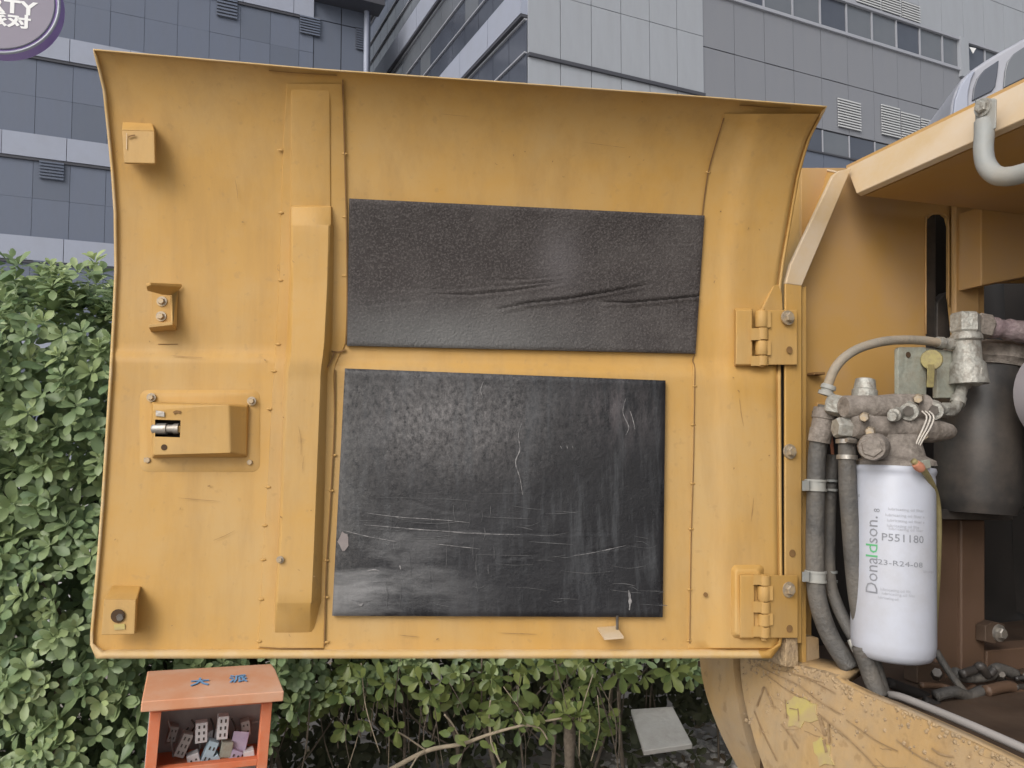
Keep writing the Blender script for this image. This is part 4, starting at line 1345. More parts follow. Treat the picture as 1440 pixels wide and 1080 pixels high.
# ------------------------------------------------------------------ hood: edge beam and underside
PT = BK.pt(1198, 238, 0.0)
S2 = Plane(PT, -inward)
tL, tR = S2.pt(1190, 236, 0), S2.pt(1470, 100, 0)
bL, bR = S2.pt(1204, 272, 0.030), S2.pt(1470, 153, 0.030)
nrm = (tR - tL).cross(bL - tL).normalized()
if nrm.dot(CAM - tL) < 0:
    nrm = -nrm
tI = inward * 0.9 + UP * 0.05
mk('hood_edge', *prism([tL, tR, bR, bL], [p - nrm * 0.012 for p in (tL, tR, bR, bL)]), M['cream'], ex, bevel=0.002)
mk('hood_top', *prism([tL + UP * 0.004, tR + UP * 0.004, tR + tI, tL + tI], [tL - UP * 0.01, tR - UP * 0.01, tR + tI - UP * 0.012, tL + tI - UP * 0.012]), M['yellow_in'], ex)
u0_, u1_ = bL + inward * 0.02 - UP * 0.002, bR + inward * 0.02 - UP * 0.002
mk('hood_lining', *prism([u0_, u1_, u1_ + inward * 0.85 + UP * 0.01, u0_ + inward * 0.85 + UP * 0.01], [p + UP * 0.008 for p in (u0_, u1_, u1_ + inward * 0.85 + UP * 0.01, u0_ + inward * 0.85 + UP * 0.01)]), M['yellow_in'], ex)
mk('lining_rib', *prism([S2.pt(1205, 262, 0.0), S2.pt(1262, 238, 0.0), S2.pt(1262, 246, 0.0), S2.pt(1205, 270, 0.0)], [p + inward * 0.02 for p in (S2.pt(1205, 262, 0.0), S2.pt(1262, 238, 0.0), S2.pt(1262, 246, 0.0), S2.pt(1205, 270, 0.0))]), M['yellow_in'], ex)

# grab handle bolted on the hood edge
hh = 0.055
tube('grab_handle', [S2.pt(1384, 172, hh - 0.006), S2.pt(1384, 190, hh), S2.pt(1383, 212, hh + .004), S2.pt(1387, 232, hh + .006), S2.pt(1400, 246, hh + .008), S2.pt(1420, 248, hh + .01), S2.pt(1450, 240, hh + .01), S2.pt(1500, 222, hh + .01)], 14.0 / F * 1.0 * 0.98, M['pipe'], ex, 16)
mk('handle_tongue', *prism([S2.pt(u, v, hh - 0.002) for u, v in ((1371, 140), (1402, 138), (1401, 182), (1372, 186))], [S2.pt(u, v, hh - 0.010) for u, v in ((1371, 140), (1402, 138), (1401, 182), (1372, 186))]), M['pipe'], ex, bevel=0.003)
p = S2.pt(1383, 151, hh - 0.002)
bolt('bolt', p, -inward, 0.0085, 0.009, M['fitting'], ex)
lathe('handle_spacer', S2.pt(1383, 151, 0.0), S2.pt(1383, 151, hh - 0.008), [(0, .008), (1, .008)], M['steel'], ex, 10)

# ------------------------------------------------------------------ inside of the compartment
poly = [(1127, 236), (1500, 236), (1500, 398), (1384, 398), (1385, 728), (1322, 728), (1324, 580), (1340, 470), (1335, 420)]
slot = [(1334, 420), (1334, 318), (1331, 306), (1325, 301), (1312, 301), (1305, 306), (1302, 318), (1302, 500), (1302, 578), (1142, 578), (1141, 950), (1127, 950)]
bulk = plate('bulkhead', BK, poly + slot, -0.03, 0.006, M['yellow_in'], ex, 0.0015)
tube('slot_edge', [BK.pt(u, v, -0.028) for u, v in ((1334, 430), (1334, 318), (1331, 306), (1325, 301), (1312, 301), (1305, 306), (1302, 318), (1302, 470))], 0.0018, M['yellow_in'], ex, 6, 3)
plate('slot_shade_plate', BK, [(1294, 285), (1346, 285), (1346, 560), (1294, 560)], -0.075, 0.01, M['dark'], ex, 0)  # dark plate added behind the slot to keep daylight out
plate('slot_sleeve', BK, [(1302, 300), (1316, 300), (1316, 500), (1302, 500)], -0.05, 0.01, M['black'], ex, 0.001)
plate('slot_tongue', BK, [(1318, 425), (1332, 410), (1338, 430), (1338, 490), (1318, 490)], -0.045, 0.02, M['black'], ex, 0.002)
plate('channel_column', BK, [(1344, 268), (1378, 264), (1378, 560), (1344, 560)], -0.012, 0.012, M['yellow_in'], ex, 0.004)
plate('bulkhead_rib', BK, [(1150, 566), (1300, 566), (1300, 578), (1150, 578)], -0.024, 0.006, M['yellow_in'], ex, 0.002)
plate('notch_tab', BK, [(1145, 523), (1161, 523), (1161, 527), (1145, 527)], -0.012, 0.018, M['seam'], ex)
plate('inner_box', BK, [(1380, 290), (1510, 248), (1510, 376), (1380, 402)], 0.035, 0.06, M['yellow_in'], ex, 0.003)
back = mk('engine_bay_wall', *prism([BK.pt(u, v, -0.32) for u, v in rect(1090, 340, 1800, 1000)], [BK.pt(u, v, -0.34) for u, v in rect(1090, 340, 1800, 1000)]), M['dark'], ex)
nb = BK.pt(1110, 515, 0) - m_ax * 0.95
nb.z = 1.62
zlo, zhi = 1.15, 2.12
q0 = Vector((HINGE.x, HINGE.y, 0)) - Vector((m_ax.x, m_ax.y, 0)) * 0.97 + inward * 0.03
mk('near_bulkhead', *prism([q0 + UP * zlo, q0 + inward * 0.95 + UP * zlo, q0 + inward * 0.95 + UP * zhi, q0 + inward * 0.12 + UP * zhi], [p_ - m_ax * 0.01 for p_ in (q0 + UP * zlo, q0 + inward * 0.95 + UP * zlo, q0 + inward * 0.95 + UP * zhi, q0 + inward * 0.12 + UP * zhi)]), M['yellow_in'], ex)
q1 = Vector((HINGE.x, HINGE.y, 0)) + Vector((m_ax.x, m_ax.y, 0)) * 0.3 + inward * 0.92
q2 = q1 - Vector((m_ax.x, m_ax.y, 0)) * 1.27
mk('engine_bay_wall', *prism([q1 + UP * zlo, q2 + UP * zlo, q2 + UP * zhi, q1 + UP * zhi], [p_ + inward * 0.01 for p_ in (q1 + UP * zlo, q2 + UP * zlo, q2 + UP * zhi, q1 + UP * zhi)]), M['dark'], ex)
# floor of the bay
fz = BK.pt(1110, 932, 0).z - 0.085
f0 = BK.pt(1118, 950, 0.0)
fa = Vector((f0.x, f0.y, fz)) + m_ax * 0.3 + inward * 0.02
fa.z = fz
mh = Vector((m_ax.x, m_ax.y, 0)).normalized()
fq = [fa, fa - mh * 0.95, fa - mh * 0.95 + inward * 1.0, fa + inward * 1.0]
slope = Vector((0, 0, 0.042))
fq = [fq[0], fq[1] + slope, fq[2] + slope, fq[3]]
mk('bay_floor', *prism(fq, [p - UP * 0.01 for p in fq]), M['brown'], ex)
plate('lower_column', BK, [(1316, 731), (1352, 731), (1352, 975), (1316, 975)], -0.03, 0.03, M['column'], ex, 0.002)  # bulkhead carried on downwards, darkened by colour for shade
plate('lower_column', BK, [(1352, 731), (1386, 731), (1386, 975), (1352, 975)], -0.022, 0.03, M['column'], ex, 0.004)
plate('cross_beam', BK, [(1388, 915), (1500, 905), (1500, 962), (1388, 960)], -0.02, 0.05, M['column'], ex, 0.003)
plate('beam_bracket', BK, [(1386, 880), (1398, 874), (1414, 878), (1412, 900), (1398, 906), (1386, 903)], 0.0, 0.02, M['brown'], ex, 0.002)
bolt('bolt', BK.pt(1404, 890, 0.0), -m_ax, 0.010, 0.012, M['steel'], ex)

# ---- helper in bulkhead coordinates
def bk(u, v, h):
    return BK.pt(u, v, h)
def rpx(px, u, v, h):
    return px / F * depth_of(bk(u, v, h))
def btube(name, pts, px, mat, seg=12, parent=None, n=8):
    r = rpx(px, *pts[len(pts) // 2])
    return tube(name, [bk(*p) for p in pts], r, mat, parent or ex, seg, n)
def blathe(name, a, b, prof_, mat, seg=20, parent=None, smooth=True):
    k = rpx(1.0, *a)
    return lathe(name, bk(*a), bk(*b), [(t, r * k) for t, r in prof_], mat, parent or ex, seg, smooth)
def nut(name, a, b, r, mat, parent=None):
    return blathe(name, a, b, [(0, r * 0.86), (0.12, r), (0.88, r), (1, r * 0.86)], mat, 6, parent, smooth=False)

HF = 0.12
# oil filter canister
fil = blathe('oil_filter', (1255.5, 656, HF), (1255.5, 928, HF), [(0, 48), (0.004, 54), (0.02, 55), (0.035, 54), (0.045, 52.8), (0.06, 53.5), (0.9, 53.5), (0.95, 52), (0.98, 47), (0.994, 38), (1, 20)], M['filter'], 56)
fc0, fc1 = bk(1255.5, 656, HF), bk(1255.5, 928, HF)
f_ax = (fc0 - fc1).normalized()                    # up
f_r = rpx(53.5, 1255.5, 656, HF)
to_cam = CAM - (fc0 + fc1) / 2
f_fwd = (to_cam - f_ax * to_cam.dot(f_ax)).normalized()
f_rt = f_ax.cross(f_fwd) * -1
if f_rt.x < 0:
    f_rt = -f_rt
k_f = rpx(1.0, 1255.5, 656, HF)
def wrap_text(name, body, size, u, v, mat, rot=0, wide=None, bold=0.0, parent=None):
    """Print wrapped round the canister; u, v photograph pixels of its middle."""
    vs, fs = text_geo(body, size, fine=True, bold=bold)
    if wide:
        w0 = max(p.x for p in vs) - min(p.x for p in vs)
        vs = [Vector((p.x * wide / w0, p.y, 0)) for p in vs]
    out_ = []
    for p in vs:
        x, y = (p.x, p.y) if not rot else (-p.y, p.x)
        ang = math.asin(max(-0.99, min(0.99, (u - 1259) / 54.0))) + x / 53.5
        c_ = fc0 + f_ax * (-(v - 657) + y) * k_f
        out_.append(c_ + (f_rt * math.sin(ang) + f_fwd * math.cos(ang)) * (f_r + 0.0006))
    o = mk(name, out_, fs, mat, parent or fil, smooth='open')
    me = o.data
    flip = [p for p in me.polygons if p.normal.dot(f_fwd) < 0]
    if len(flip) > len(me.polygons) / 2:
        me.flip_normals()
    return o
wrap_text('brand_lettering', 'Dona', 24, 1234, 806, M['ink'], 1, 47, 0.0)
wrap_text('brand_lettering', 'ld', 24, 1234, 773, M['ink_green'], 1, 17, 0.0)
wrap_text('brand_lettering', 'son.', 24, 1234, 745, M['ink'], 1, 36, 0.0)
wrap_text('part_number', 'P551180', 14, 1272, 754, M['ink'], 0, 53, 0.1)
wrap_text('small_print', '23-R24-08', 9.5, 1269, 787, M['ink'], 0, 56)
for i, (v, wd, u) in enumerate(((716, 46, 1277), (724, 50, 1275), (731, 48, 1276), (738, 40, 1272), (742, 44, 1276), (795, 20, 1302), (822, 36, 1262), (827, 40, 1266), (833, 24, 1254))):
    wrap_text('small_print', 'lubricating oil filter element'[: 8 + int(wd / 3)], 5.2, u, v, M['ink_pale'], 0, wd)
wrap_text('print_mark', '8', 11, 1240, 719, M['ink'], 1)
wrap_text('print_mark', 'x', 8, 1217, 700, M['ink'])
# head casting over the filter
blathe('filter_neck', (1256, 612, HF), (1258, 655, HF), [(0, 34), (0.3, 36), (0.7, 40), (0.85, 52), (1, 53)], M['casting'], 28)
nut('neck_plug', (1229, 628, HF + 0.035), (1226, 629, HF + 0.05), 15, M['casting'])
blathe('neck_boss', (1232, 628, HF + 0.02), (1226, 629, HF + 0.048), [(0, 19), (0.9, 19), (1, 17)], M['casting'], 18)
up_ = blathe('head_casting', (1186, 572, HF - .01), (1300, 574, HF + .01), [(0, 14), (0.02, 16), (0.4, 17), (0.62, 20), (1, 20)], M['casting'], 22)
blathe('head_casting', (1200, 600, HF), (1340, 607, HF + 0.02), [(0, 14), (0.05, 17), (0.5, 18), (0.78, 18), (0.97, 11), (1, 8)], M['casting'], 22)
plate('casting_web', BK, [(1212, 560), (1304, 566), (1312, 600), (1296, 632), (1222, 630), (1210, 600)], HF + 0.008, 0.03, M['casting'], ex, 0.006)
for (u, v) in ((1277, 577), (1312, 576)):
    blathe('port', (u, v, HF + 0.005), (u + 1, v + 2, HF + 0.030), [(0, 14), (0.7, 14), (0.78, 12), (1, 12)], M['fitting'], 18)
    blathe('port_plug', (u, v, HF + 0.026), (u + 1, v + 2, HF + 0.034), [(0, 8), (1, 7)], M['dark_steel'], 6, smooth=False)
blathe('plug', (1262, 581, HF + .02), (1254, 586, HF + .045), [(0, 9), (0.6, 9), (0.65, 6), (1, 6)], M['fitting'], 12)
blathe('sensor', (1215, 566, HF - .03), (1217, 532, HF - .03), [(0, 17), (0.5, 17), (0.55, 15), (0.95, 13), (1, 8)], M['fitting'], 20)
nut('hose_union', (1163, 568, 0.07), (1186, 572, 0.09), 15, M['fitting'])
blathe('union_ring', (1184, 571, .09), (1216, 572, .10), [(0, 13), (0.1, 15), (0.35, 15), (0.4, 12.5), (0.6, 12.5), (0.65, 15), (1, 15)], M['casting'], 18)
nut('hose_union', (1174, 601, 0.10), (1205, 603, 0.11), 15, M['fitting'])
# arch hose with its end fittings
arch = [(1163, 545, .07), (1172, 522, .075), (1186, 504, .08), (1208, 490, .085), (1238, 481, .09), (1268, 478, .09), (1300, 479, .09), (1325, 483, .09)]
btube('arch_hose', arch, 6.5, M['rubber_pale'], 12)
blathe('hose_collar', (1166, 541, .072), (1161, 556, .068), [(0, 9), (.15, 10.5), (.4, 10.5), (.45, 8.5), (.6, 8.5), (.65, 11), (1, 11)], M['pipe'], 16)
blathe('hose_collar', (1318, 481, .09), (1344, 485, .09), [(0, 7.5), (.25, 8.5), (.3, 7), (.5, 7), (.55, 8.5), (.8, 8.5), (.85, 6), (1, 6)], M['fitting'], 16)
btube('elbow_pipe', [(1342, 485, .09), (1356, 489, .09), (1363, 498, .09), (1363, 512, .09)], 5, M['fitting'], 10)
nut('elbow_nut', (1363, 506, .09), (1360, 524, .09), 10, M['fitting'])
blathe('drop_pipe', (1359, 524, .09), (1346, 568, .095), [(0, 9), (.15, 11), (.4, 11), (.45, 8), (.75, 8), (.8, 10), (1, 10)], M['fitting'], 14)
btube('elbow_pipe', [(1347, 564, .095), (1341, 576, .10), (1330, 577, .105), (1318, 577, .11)], 8, M['fitting'], 12)
nut('elbow_nut', (1336, 577, .10), (1322, 577, .105), 11, M['fitting'])
# upright tee fitting and the mauve sleeve hose
nut('tee_nut', (1358, 441, .10), (1358, 470, .10), 20, M['fitting'])
blathe('tee_body', (1358, 468, .10), (1362, 540, .10), [(0, 17), (.08, 21), (.14, 21), (.18, 18), (.55, 19), (.62, 23), (.8, 24), (1, 26)], M['fitting'], 22)
nut('side_nut', (1372, 457, .10), (1393, 461, .11), 18, M['casting'])
blathe('sleeve_hose', (1390, 460, .105), (1480, 472, .14), [(0, 12), (.05, 15), (.12, 15), (.16, 13), (.25, 13), (.3, 15.5), (.4, 14.5), (.5, 15.5), (1, 15)], M['mauve'], 18)
nut('elbow_nut', (1372, 517, .115), (1368, 540, .115), 12, M['fitting'])
# plate tag and winged key
pt_ = plate('plate_tag', BK, rrect(1263, 488, 1303, 562, 4), HF - 0.03, 0.008, M['tag'], ex, 0.001)
c = bk(1277, 499, HF - 0.0295)
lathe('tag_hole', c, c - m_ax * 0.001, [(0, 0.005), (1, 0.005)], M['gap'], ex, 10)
mk('wing_key', *merge(lathe_geo(bk(1310, 506, HF - .02), bk(1310, 506, HF - .014), [(0, rpx(15, 1310, 506, HF)), (1, rpx(14, 1310, 506, HF))], 14),
                      prism([bk(u, v, HF - .012) for u, v in ((1304, 512), (1315, 512), (1313, 545), (1303, 545))], [bk(u, v, HF - .02) for u, v in ((1304, 512), (1315, 512), (1313, 545), (1303, 545))])), M['key'], ex, bevel=0.001)
plate('bracket_plate', BK, [(1300, 488), (1345, 494), (1345, 560), (1318, 560), (1318, 520)], HF - 0.035, 0.01, M['tag'], ex, 0.002)
# dark fuel separator behind
HC = 0.03
sepc = blathe('separator_bowl', (1375, 520, HC), (1375, 722, HC), [(0, 52), (.02, 54), (.9, 54), (.95, 50), (1, 46)], M['black'], 32)
blathe('separator_cap', (1390, 486, HC), (1388, 522, HC), [(0, 30), (.08, 46), (.3, 58), (.75, 60), (.85, 56), (1, 54)], M['casting'], 32)
plate('separator_bracket', BK, [(1310, 716), (1425, 718), (1425, 732), (1310, 730)], 0.02, 0.05, M['black'], ex, 0.002)
# big rounded grey disc on the right (end of the intake drum)
dc = bk(1519, 556, 0.20)
lathe('intake_drum', dc + m_ax * 0.04 + inward * 0.01, dc, [(0, .082), (.6, .085), (.9, .085), (1, .080)], M['disc'], ex, 40)
# hoses down the left of the opening
HH = 0.05
btube('suction_hose', [(1163, 572, .055), (1155, 600, .05), (1149, 640, .045), (1147, 700, .045), (1146, 760, .045), (1147, 820, .045), (1154, 860, .05), (1170, 900, .06), (1196, 940, .08)], 12.5, M['rubber'], 16)
blathe('hose_sleeve', (1160, 574, .055), (1152, 622, .048), [(0, 15), (.3, 16), (.32, 14.5), (.6, 14.5), (.62, 15.5), (1, 15.5)], M['casting'], 18)
btube('return_hose', [(1172, 640, .03), (1168, 690, .03), (1166, 760, .03), (1167, 815, .035), (1177, 850, .05), (1197, 890, .075), (1216, 912, .09)], 8.5, M['rubber'], 14)
btube('drain_hose', [(1191, 622, .10), (1192, 680, .10), (1196, 740, .10), (1201, 800, .10), (1208, 855, .10), (1222, 915, .105), (1240, 978, .115)], 12, M['rubber'], 16)
blathe('hose_clamp', (1191, 618, .10), (1191, 624, .10), [(0, 15), (1, 15)], M['steel'], 20)
blathe('hose_clamp', (1191, 640, .10), (1191, 646, .10), [(0, 14), (1, 14)], M['steel'], 20)
nut('clamp_screw', (1190, 619, .118), (1203, 620, .118), 4, M['steel'])
btube('red_line', [(1168, 610, .03), (1171, 640, .03), (1170, 660, .03)], 2.5, M['copper'], 8)
btube('sheath', [(1210, 908, .108), (1225, 950, .115), (1236, 980, .125)], 12.5, M['rubber'], 14)
blathe('cable_tie', (1216, 914, .109), (1218, 921, .11), [(0, 16), (1, 16)], M['black'], 16)
btube('tie_tail', [(1196, 900, .08), (1203, 915, .09), (1212, 926, .105)], 5, M['fitting'], 8)
for v in (683, 811):
    r_ = rpx(17, 1150, v, .045)
    geos = []
    for dv in (-7, 6):
        geos.append(lathe_geo(bk(1147, v + dv - 1.6, .045), bk(1147, v + dv + 1.6, .045), [(0, rpx(15, 1147, v, .045)), (1, rpx(15, 1147, v, .045))], 20))
        geos.append(lathe_geo(bk(1167, v + dv - 1.6, .032), bk(1167, v + dv + 1.6, .032), [(0, rpx(10.5, 1147, v, .045)), (1, rpx(10.5, 1147, v, .045))], 18))
    geos.append(lathe_geo(bk(1147, v - 6, .045), bk(1147, v + 5, .045), [(0, rpx(13.8, 1147, v, .045)), (1, rpx(13.8, 1147, v, .045))], 20))
    geos.append(prism([bk(a, b, .055) for a, b in ((1128, v - 7), (1138, v - 7), (1138, v + 7), (1128, v + 7))], [bk(a, b, .01) for a, b in ((1128, v - 7), (1138, v - 7), (1138, v + 7), (1128, v + 7))]))
    o = mk('hose_clip', *merge(*geos), M['pipe'], ex, smooth=True)
    edge_split(o, 40)
# wiring over the head
for dx in (0, 5, 10):
    btube('wire', [(1296 + dx, 578, .15), (1303 + dx, 586, .155), (1299 + dx, 600, .16), (1290 + dx * .7, 620, .16), (1283 + dx * .5, 640, .15), (1290 + dx * .3, 656, .15)], 1.3, M['wire'], 6)
btube('cable_loom', [(1284, 648, .19), (1296, 658, .19), (1308, 676, .178), (1317, 700, .16), (1320, 735, .15), (1319, 790, .14), (1316, 850, .12), (1313, 905, .08)], 4.2, M['cable'], 10)
blathe('loom_clip', (1288, 652, .192), (1296, 660, .192), [(0, 6), (.5, 7.5), (1, 6)], M['copper'], 10)
plate('loom_tab', BK, [(1296, 648), (1308, 646), (1310, 658), (1300, 660)], 0.185, 0.004, M['tag'], ex, 0.001)
btube('cable_loom', [(1316, 915, .03), (1328, 935, .04), (1342, 955, .05), (1362, 978, .06), (1390, 990, .06)], 5, M['rubber'], 10)
btube('floor_hose', [(1345, 985, .04), (1380, 975, .02), (1420, 990, .02), (1480, 1005, .05)], 6, M['rubber'], 10)
btube('floor_hose', [(1360, 960, -.03), (1400, 985, .0), (1430, 970, .02), (1490, 985, .03)], 5, M['black'], 10)
btube('floor_hose', [(1300, 985, .06), (1340, 1000, .07), (1385, 1005, .07), (1440, 1030, .08)], 6, M['dark'], 10)
btube('floor_hose', [(1250, 960, .05), (1290, 975, .03), (1330, 990, .02), (1390, 1000, .05), (1440, 1010, .09)], 7, M['dark'], 10)
btube('floor_hose', [(1400, 940, .03), (1415, 965, .03), (1408, 985, .05), (1430, 1000, .06), (1460, 1010, .07)], 4, M['black'], 8)
btube('floor_hose', [(1350, 948, .0), (1366, 962, .01), (1392, 962, .01), (1404, 948, .0)], 2.5, M['copper'], 8)
for (u_, v_, h_, r0_) in ((1380, 985, .05, 9), (1412, 1000, .07, 11), (1440, 992, .06, 12), (1345, 992, .06, 7)):
    nut('floor_fitting', (u_, v_, h_), (u_ + 14, v_ - 5, h_), r0_, M['black'])
random.seed(23)
for k in range(16):
    u_, v_ = random.uniform(1290, 1430), random.uniform(945, 1015)
    h_ = random.uniform(-.01, .08)
    pts_ = [(u_, v_, h_)]
    for q in range(4):
        u_ += random.uniform(8, 34)
        v_ += random.uniform(-10, 14)
        pts_.append((u_, v_, h_ + random.uniform(-.01, .01)))
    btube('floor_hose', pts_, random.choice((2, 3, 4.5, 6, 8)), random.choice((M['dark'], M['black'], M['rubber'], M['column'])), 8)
for k in range(12):
    u_, v_ = random.uniform(1300, 1440), random.uniform(950, 1010)
    nut('floor_fitting', (u_, v_, .03), (u_ + random.uniform(-8, 10), v_ + random.uniform(-8, 4), .05), random.uniform(4, 9), random.choice((M['dark_steel'], M['black'], M['casting'])))
for (u_, v_) in ((1224, 606), (1300, 612), (1216, 586), (1292, 560)):
    blathe('casting_bolt', (u_, v_, HF + .018), (u_ - 1, v_ + 1, HF + .036), [(0, 7), (.8, 7), (1, 5.5)], M['bolt'], 6, smooth=False)
plate('floor_bracket', BK, [(1290, 930), (1328, 934), (1332, 964), (1290, 962)], -0.02, 0.03, M['brown'], ex, 0.003)

# ------------------------------------------------------------------ lower body: muddy skirt and the strip beyond the gap
def sp(u, v, h=0.0):
    return SP_.pt(u, v, h)
# skirt: flat at the sill then tucking under
def skirt_rows(topline, n, drop):
    rows_ = []
    for j in range(n + 1):
        t = j / n
        r_ = []
        for ci, (u, v, h) in enumerate(topline):
            p = sp(u, v, h) - m_ax * (0.132 * (t / 0.44) ** 1.4 * (1, .8, .5, .25, .1)[ci] if ci < 5 else 0)
            bulge = 0.035 * math.sin(math.pi * min(1, t * 0.9)) - 0.05 * max(0, t - 0.35) ** 1.5
            r_.append(p - UP * (drop * t) - inward * bulge)
        rows_.append(r_)
    return rows_
def mesh_rows(name, rows_, mat, parent, thick=0.02, label=None):
    n = len(rows_[0])
    vs = [p for r_ in rows_ for p in r_]
    b = len(vs)
    vs2 = vs + [p + inward * thick for p in vs]
    fs = []
    for j in range(len(rows_) - 1):
        for i in range(n - 1):
            a = j * n + i
            fs.append([a, a + 1, a + n + 1, a + n])
            fs.append([b + a, b + a + n, b + a + n + 1, b + a + 1])
    bd = list(range(n)) + [j * n + n - 1 for j in range(1, len(rows_))] + [(len(rows_) - 1) * n + i for i in range(n - 2, -1, -1)] + [j * n for j in range(len(rows_) - 2, 0, -1)]
    for a, c_ in zip(bd, bd[1:] + bd[:1]):
        fs.append([a, b + a, b + c_, c_])
    o = mk(name, vs2, fs, mat, parent, smooth=True, label=label)
    edge_split(o, 45)
    return o
top = []
A0, A1 = Vector((1037, 926)), Vector((1120, 938))
for (u, v) in ((1041, 926), (1060, 928), (1090, 931), (1120, 936), (1150, 944), (1168, 950), (1180, 960), (1215, 977), (1250, 991), (1300, 1013), (1350, 1036), (1400, 1060), (1440, 1080), (1500, 1110)):
    top.append((u, v, 0.02))
skirt = mesh_rows('lower_skirt', skirt_rows(top, 14, 0.42), M['mud'], ex, 0.02, 'muddy lower skirt panel with yellow marks')
# sill ledge along the top of the skirt, running inwards
ledge0 = [sp(u, v, 0.018) for (u, v, h) in top]
ledge1 = [p + inward * (0.06 if u < 1175 else 0.010) + UP * 0.004 for p, (u, v, h) in zip(ledge0, top)]
n = len(ledge0)
mk('sill', ledge0 + ledge1 + [p - UP * 0.01 for p in ledge0] + [p - UP * 0.01 for p in ledge1],
   [[i, i + 1, n + i + 1, n + i] for i in range(n - 1)] + [[2 * n + i, 3 * n + i, 3 * n + i + 1, 2 * n + i + 1] for i in range(n - 1)] + [[i, 2 * n + i, 2 * n + i + 1, i + 1] for i in range(n - 1)] + [[n + i, n + i + 1, 3 * n + i + 1, 3 * n + i] for i in range(n - 1)], M['mud'], ex, smooth=True)
top2 = [(984, 926, 0.0), (996, 926, 0.0), (1010, 925, 0.0), (1022, 925, 0.0), (1031, 925, 0.0)]
rows2 = []
for j in range(13):
    t = j / 12
    dxl = 60 * t ** 1.6
    dxr = 36 * t ** 1.8
    r_ = []
    for i, (u, v, h) in enumerate(top2):
        q = i / 4
        r_.append(sp(u + dxl * (1 - q) + dxr * q, v + 165 * t, 0.02 + 0.03 * math.sin(math.pi * min(1, t * .9)) * 0.6 - 0.06 * max(0, t - .4)))
    rows2.append(r_)
mesh_rows('rear_skirt', rows2, M['mud'], ex, 0.02, 'narrow mud-caked panel beyond a dark gap')
mesh_rows('skirt_gap', [[sp(1028, 926, -0.012), sp(1040, 926, -0.012)], [sp(1036, 980, -0.012), sp(1050, 980, -0.012)], [sp(1060, 1090, -0.012), sp(1075, 1090, -0.012)]], M['gap'], ex, 0.01)  # dark sheet standing for the shade between the panels
# caked mud along the skirt top and marks on it
def skirt_pt(u, v, h=0.0):
    t = 0
    base = SP_.pt(u, v, 0.02)
    # find drop from the top line along the vertical at this place
    vt = interp([(a, b) for a, b, c_ in top], u)
    for _ in range(4):
        pt0 = sp(u, vt, 0.02)
        dropz = pt0.z - base.z
        t = max(0, min(1, dropz / 0.42))
        bulge = 0.035 * math.sin(math.pi * min(1, t * 0.9)) - 0.05 * max(0, t - 0.35) ** 1.5
        base = SP_.pt(u, v, 0.02 + bulge)
    return SP_.pt(u, v, 0.02 + bulge + h)
def mark(name, poly_, mat, h=0.0015):
    P = [skirt_pt(u, v, h) for u, v in poly_]
    return mk(name, *prism(P, [p + inward * 0.004 for p in P]), mat, ex)
mark('yellow_sticker', [(1106, 986), (1112, 984), (1117, 979), (1126, 982), (1131, 980), (1140, 989), (1148, 990), (1147, 1004), (1151, 1012), (1140, 1016), (1131, 1014), (1126, 1024), (1117, 1020), (1108, 1022), (1110, 1008), (1104, 1000)], M['yellow_mark'])
mark('yellow_sticker', [(1143, 1044), (1150, 1041), (1154, 1036), (1160, 1046), (1167, 1050), (1166, 1062), (1172, 1076), (1160, 1074), (1152, 1078), (1150, 1064), (1145, 1058)], M['yellow_mark'])
M['scrape'] = make_mat('bare_scrape', (0.22, 0.14, 0.07), (0.36, 0.25, 0.14), 80, 0.8)
random.seed(5)
skf = lambda u, v, h: skirt_pt(u, v, h)
for path, wd in (([(1064, 993), (1069, 979), (1074, 966), (1080, 978), (1086, 990)], 2.2), ([(1104, 984), (1106, 1010)], 1.6), ([(1122, 996), (1123, 1014)], 1.4), ([(1110, 996), (1122, 998)], 1.3),
                 ([(1152, 1008), (1156, 1022), (1160, 1034)], 5.0), ([(1164, 1015), (1166, 1045)], 2.5), ([(1158, 1040), (1162, 1058)], 4.0), ([(1066, 936), (1090, 948), (1122, 963), (1150, 985), (1182, 1004)], 1.6), ([(1076, 948), (1110, 972), (1140, 986)], 1.0), ([(1150, 1003), (1180, 1028), (1210, 1056), (1236, 1084)], 1.8), ([(1098, 1018), (1112, 1036), (1122, 1052)], 2.2), ([(1190, 1012), (1230, 1040), (1262, 1056)], 1.2), ([(1060, 1000), (1072, 1030), (1092, 1070)], 0.9), ([(1085, 940), (1130, 952), (1175, 975)], 1.0), ([(1260, 1040), (1290, 1062), (1330, 1082)], 1.4), ([(1310, 1052), (1322, 1060), (1340, 1064)], 2.4)):
    strip('scrape_mark', path, wd, 0.0025, M['scrape'], ex, 0.002, fn=skf)
geos = []
for _ in range(24):
    u = random.uniform(1062, 1400)
    v = interp([(a, b) for a, b, c_ in top], u) + random.uniform(8, 120)
    L_ = random.uniform(8, 60)
    sl = random.choice((random.uniform(0.3, 0.6), random.uniform(0.5, 1.4), random.uniform(-.2, .3)))
    P = [Vector((u + L_ * k / 4, v + L_ * sl * k / 4 + random.uniform(-1.5, 1.5), 0)) for k in range(5)]
    wd = random.uniform(0.4, 1.5)
    a_ = []
    for p in P:
        a_ += [skirt_pt(p.x, p.y - wd / 2, 0.0012), skirt_pt(p.x, p.y + wd / 2, 0.0012)]
    geos.append((a_, [[2 * i, 2 * i + 1, 2 * i + 3, 2 * i + 2] for i in range(4)]))
mk('scrape_mark', *merge(*geos), M['scrape'], ex, smooth='open', kind='stuff')
geos = []
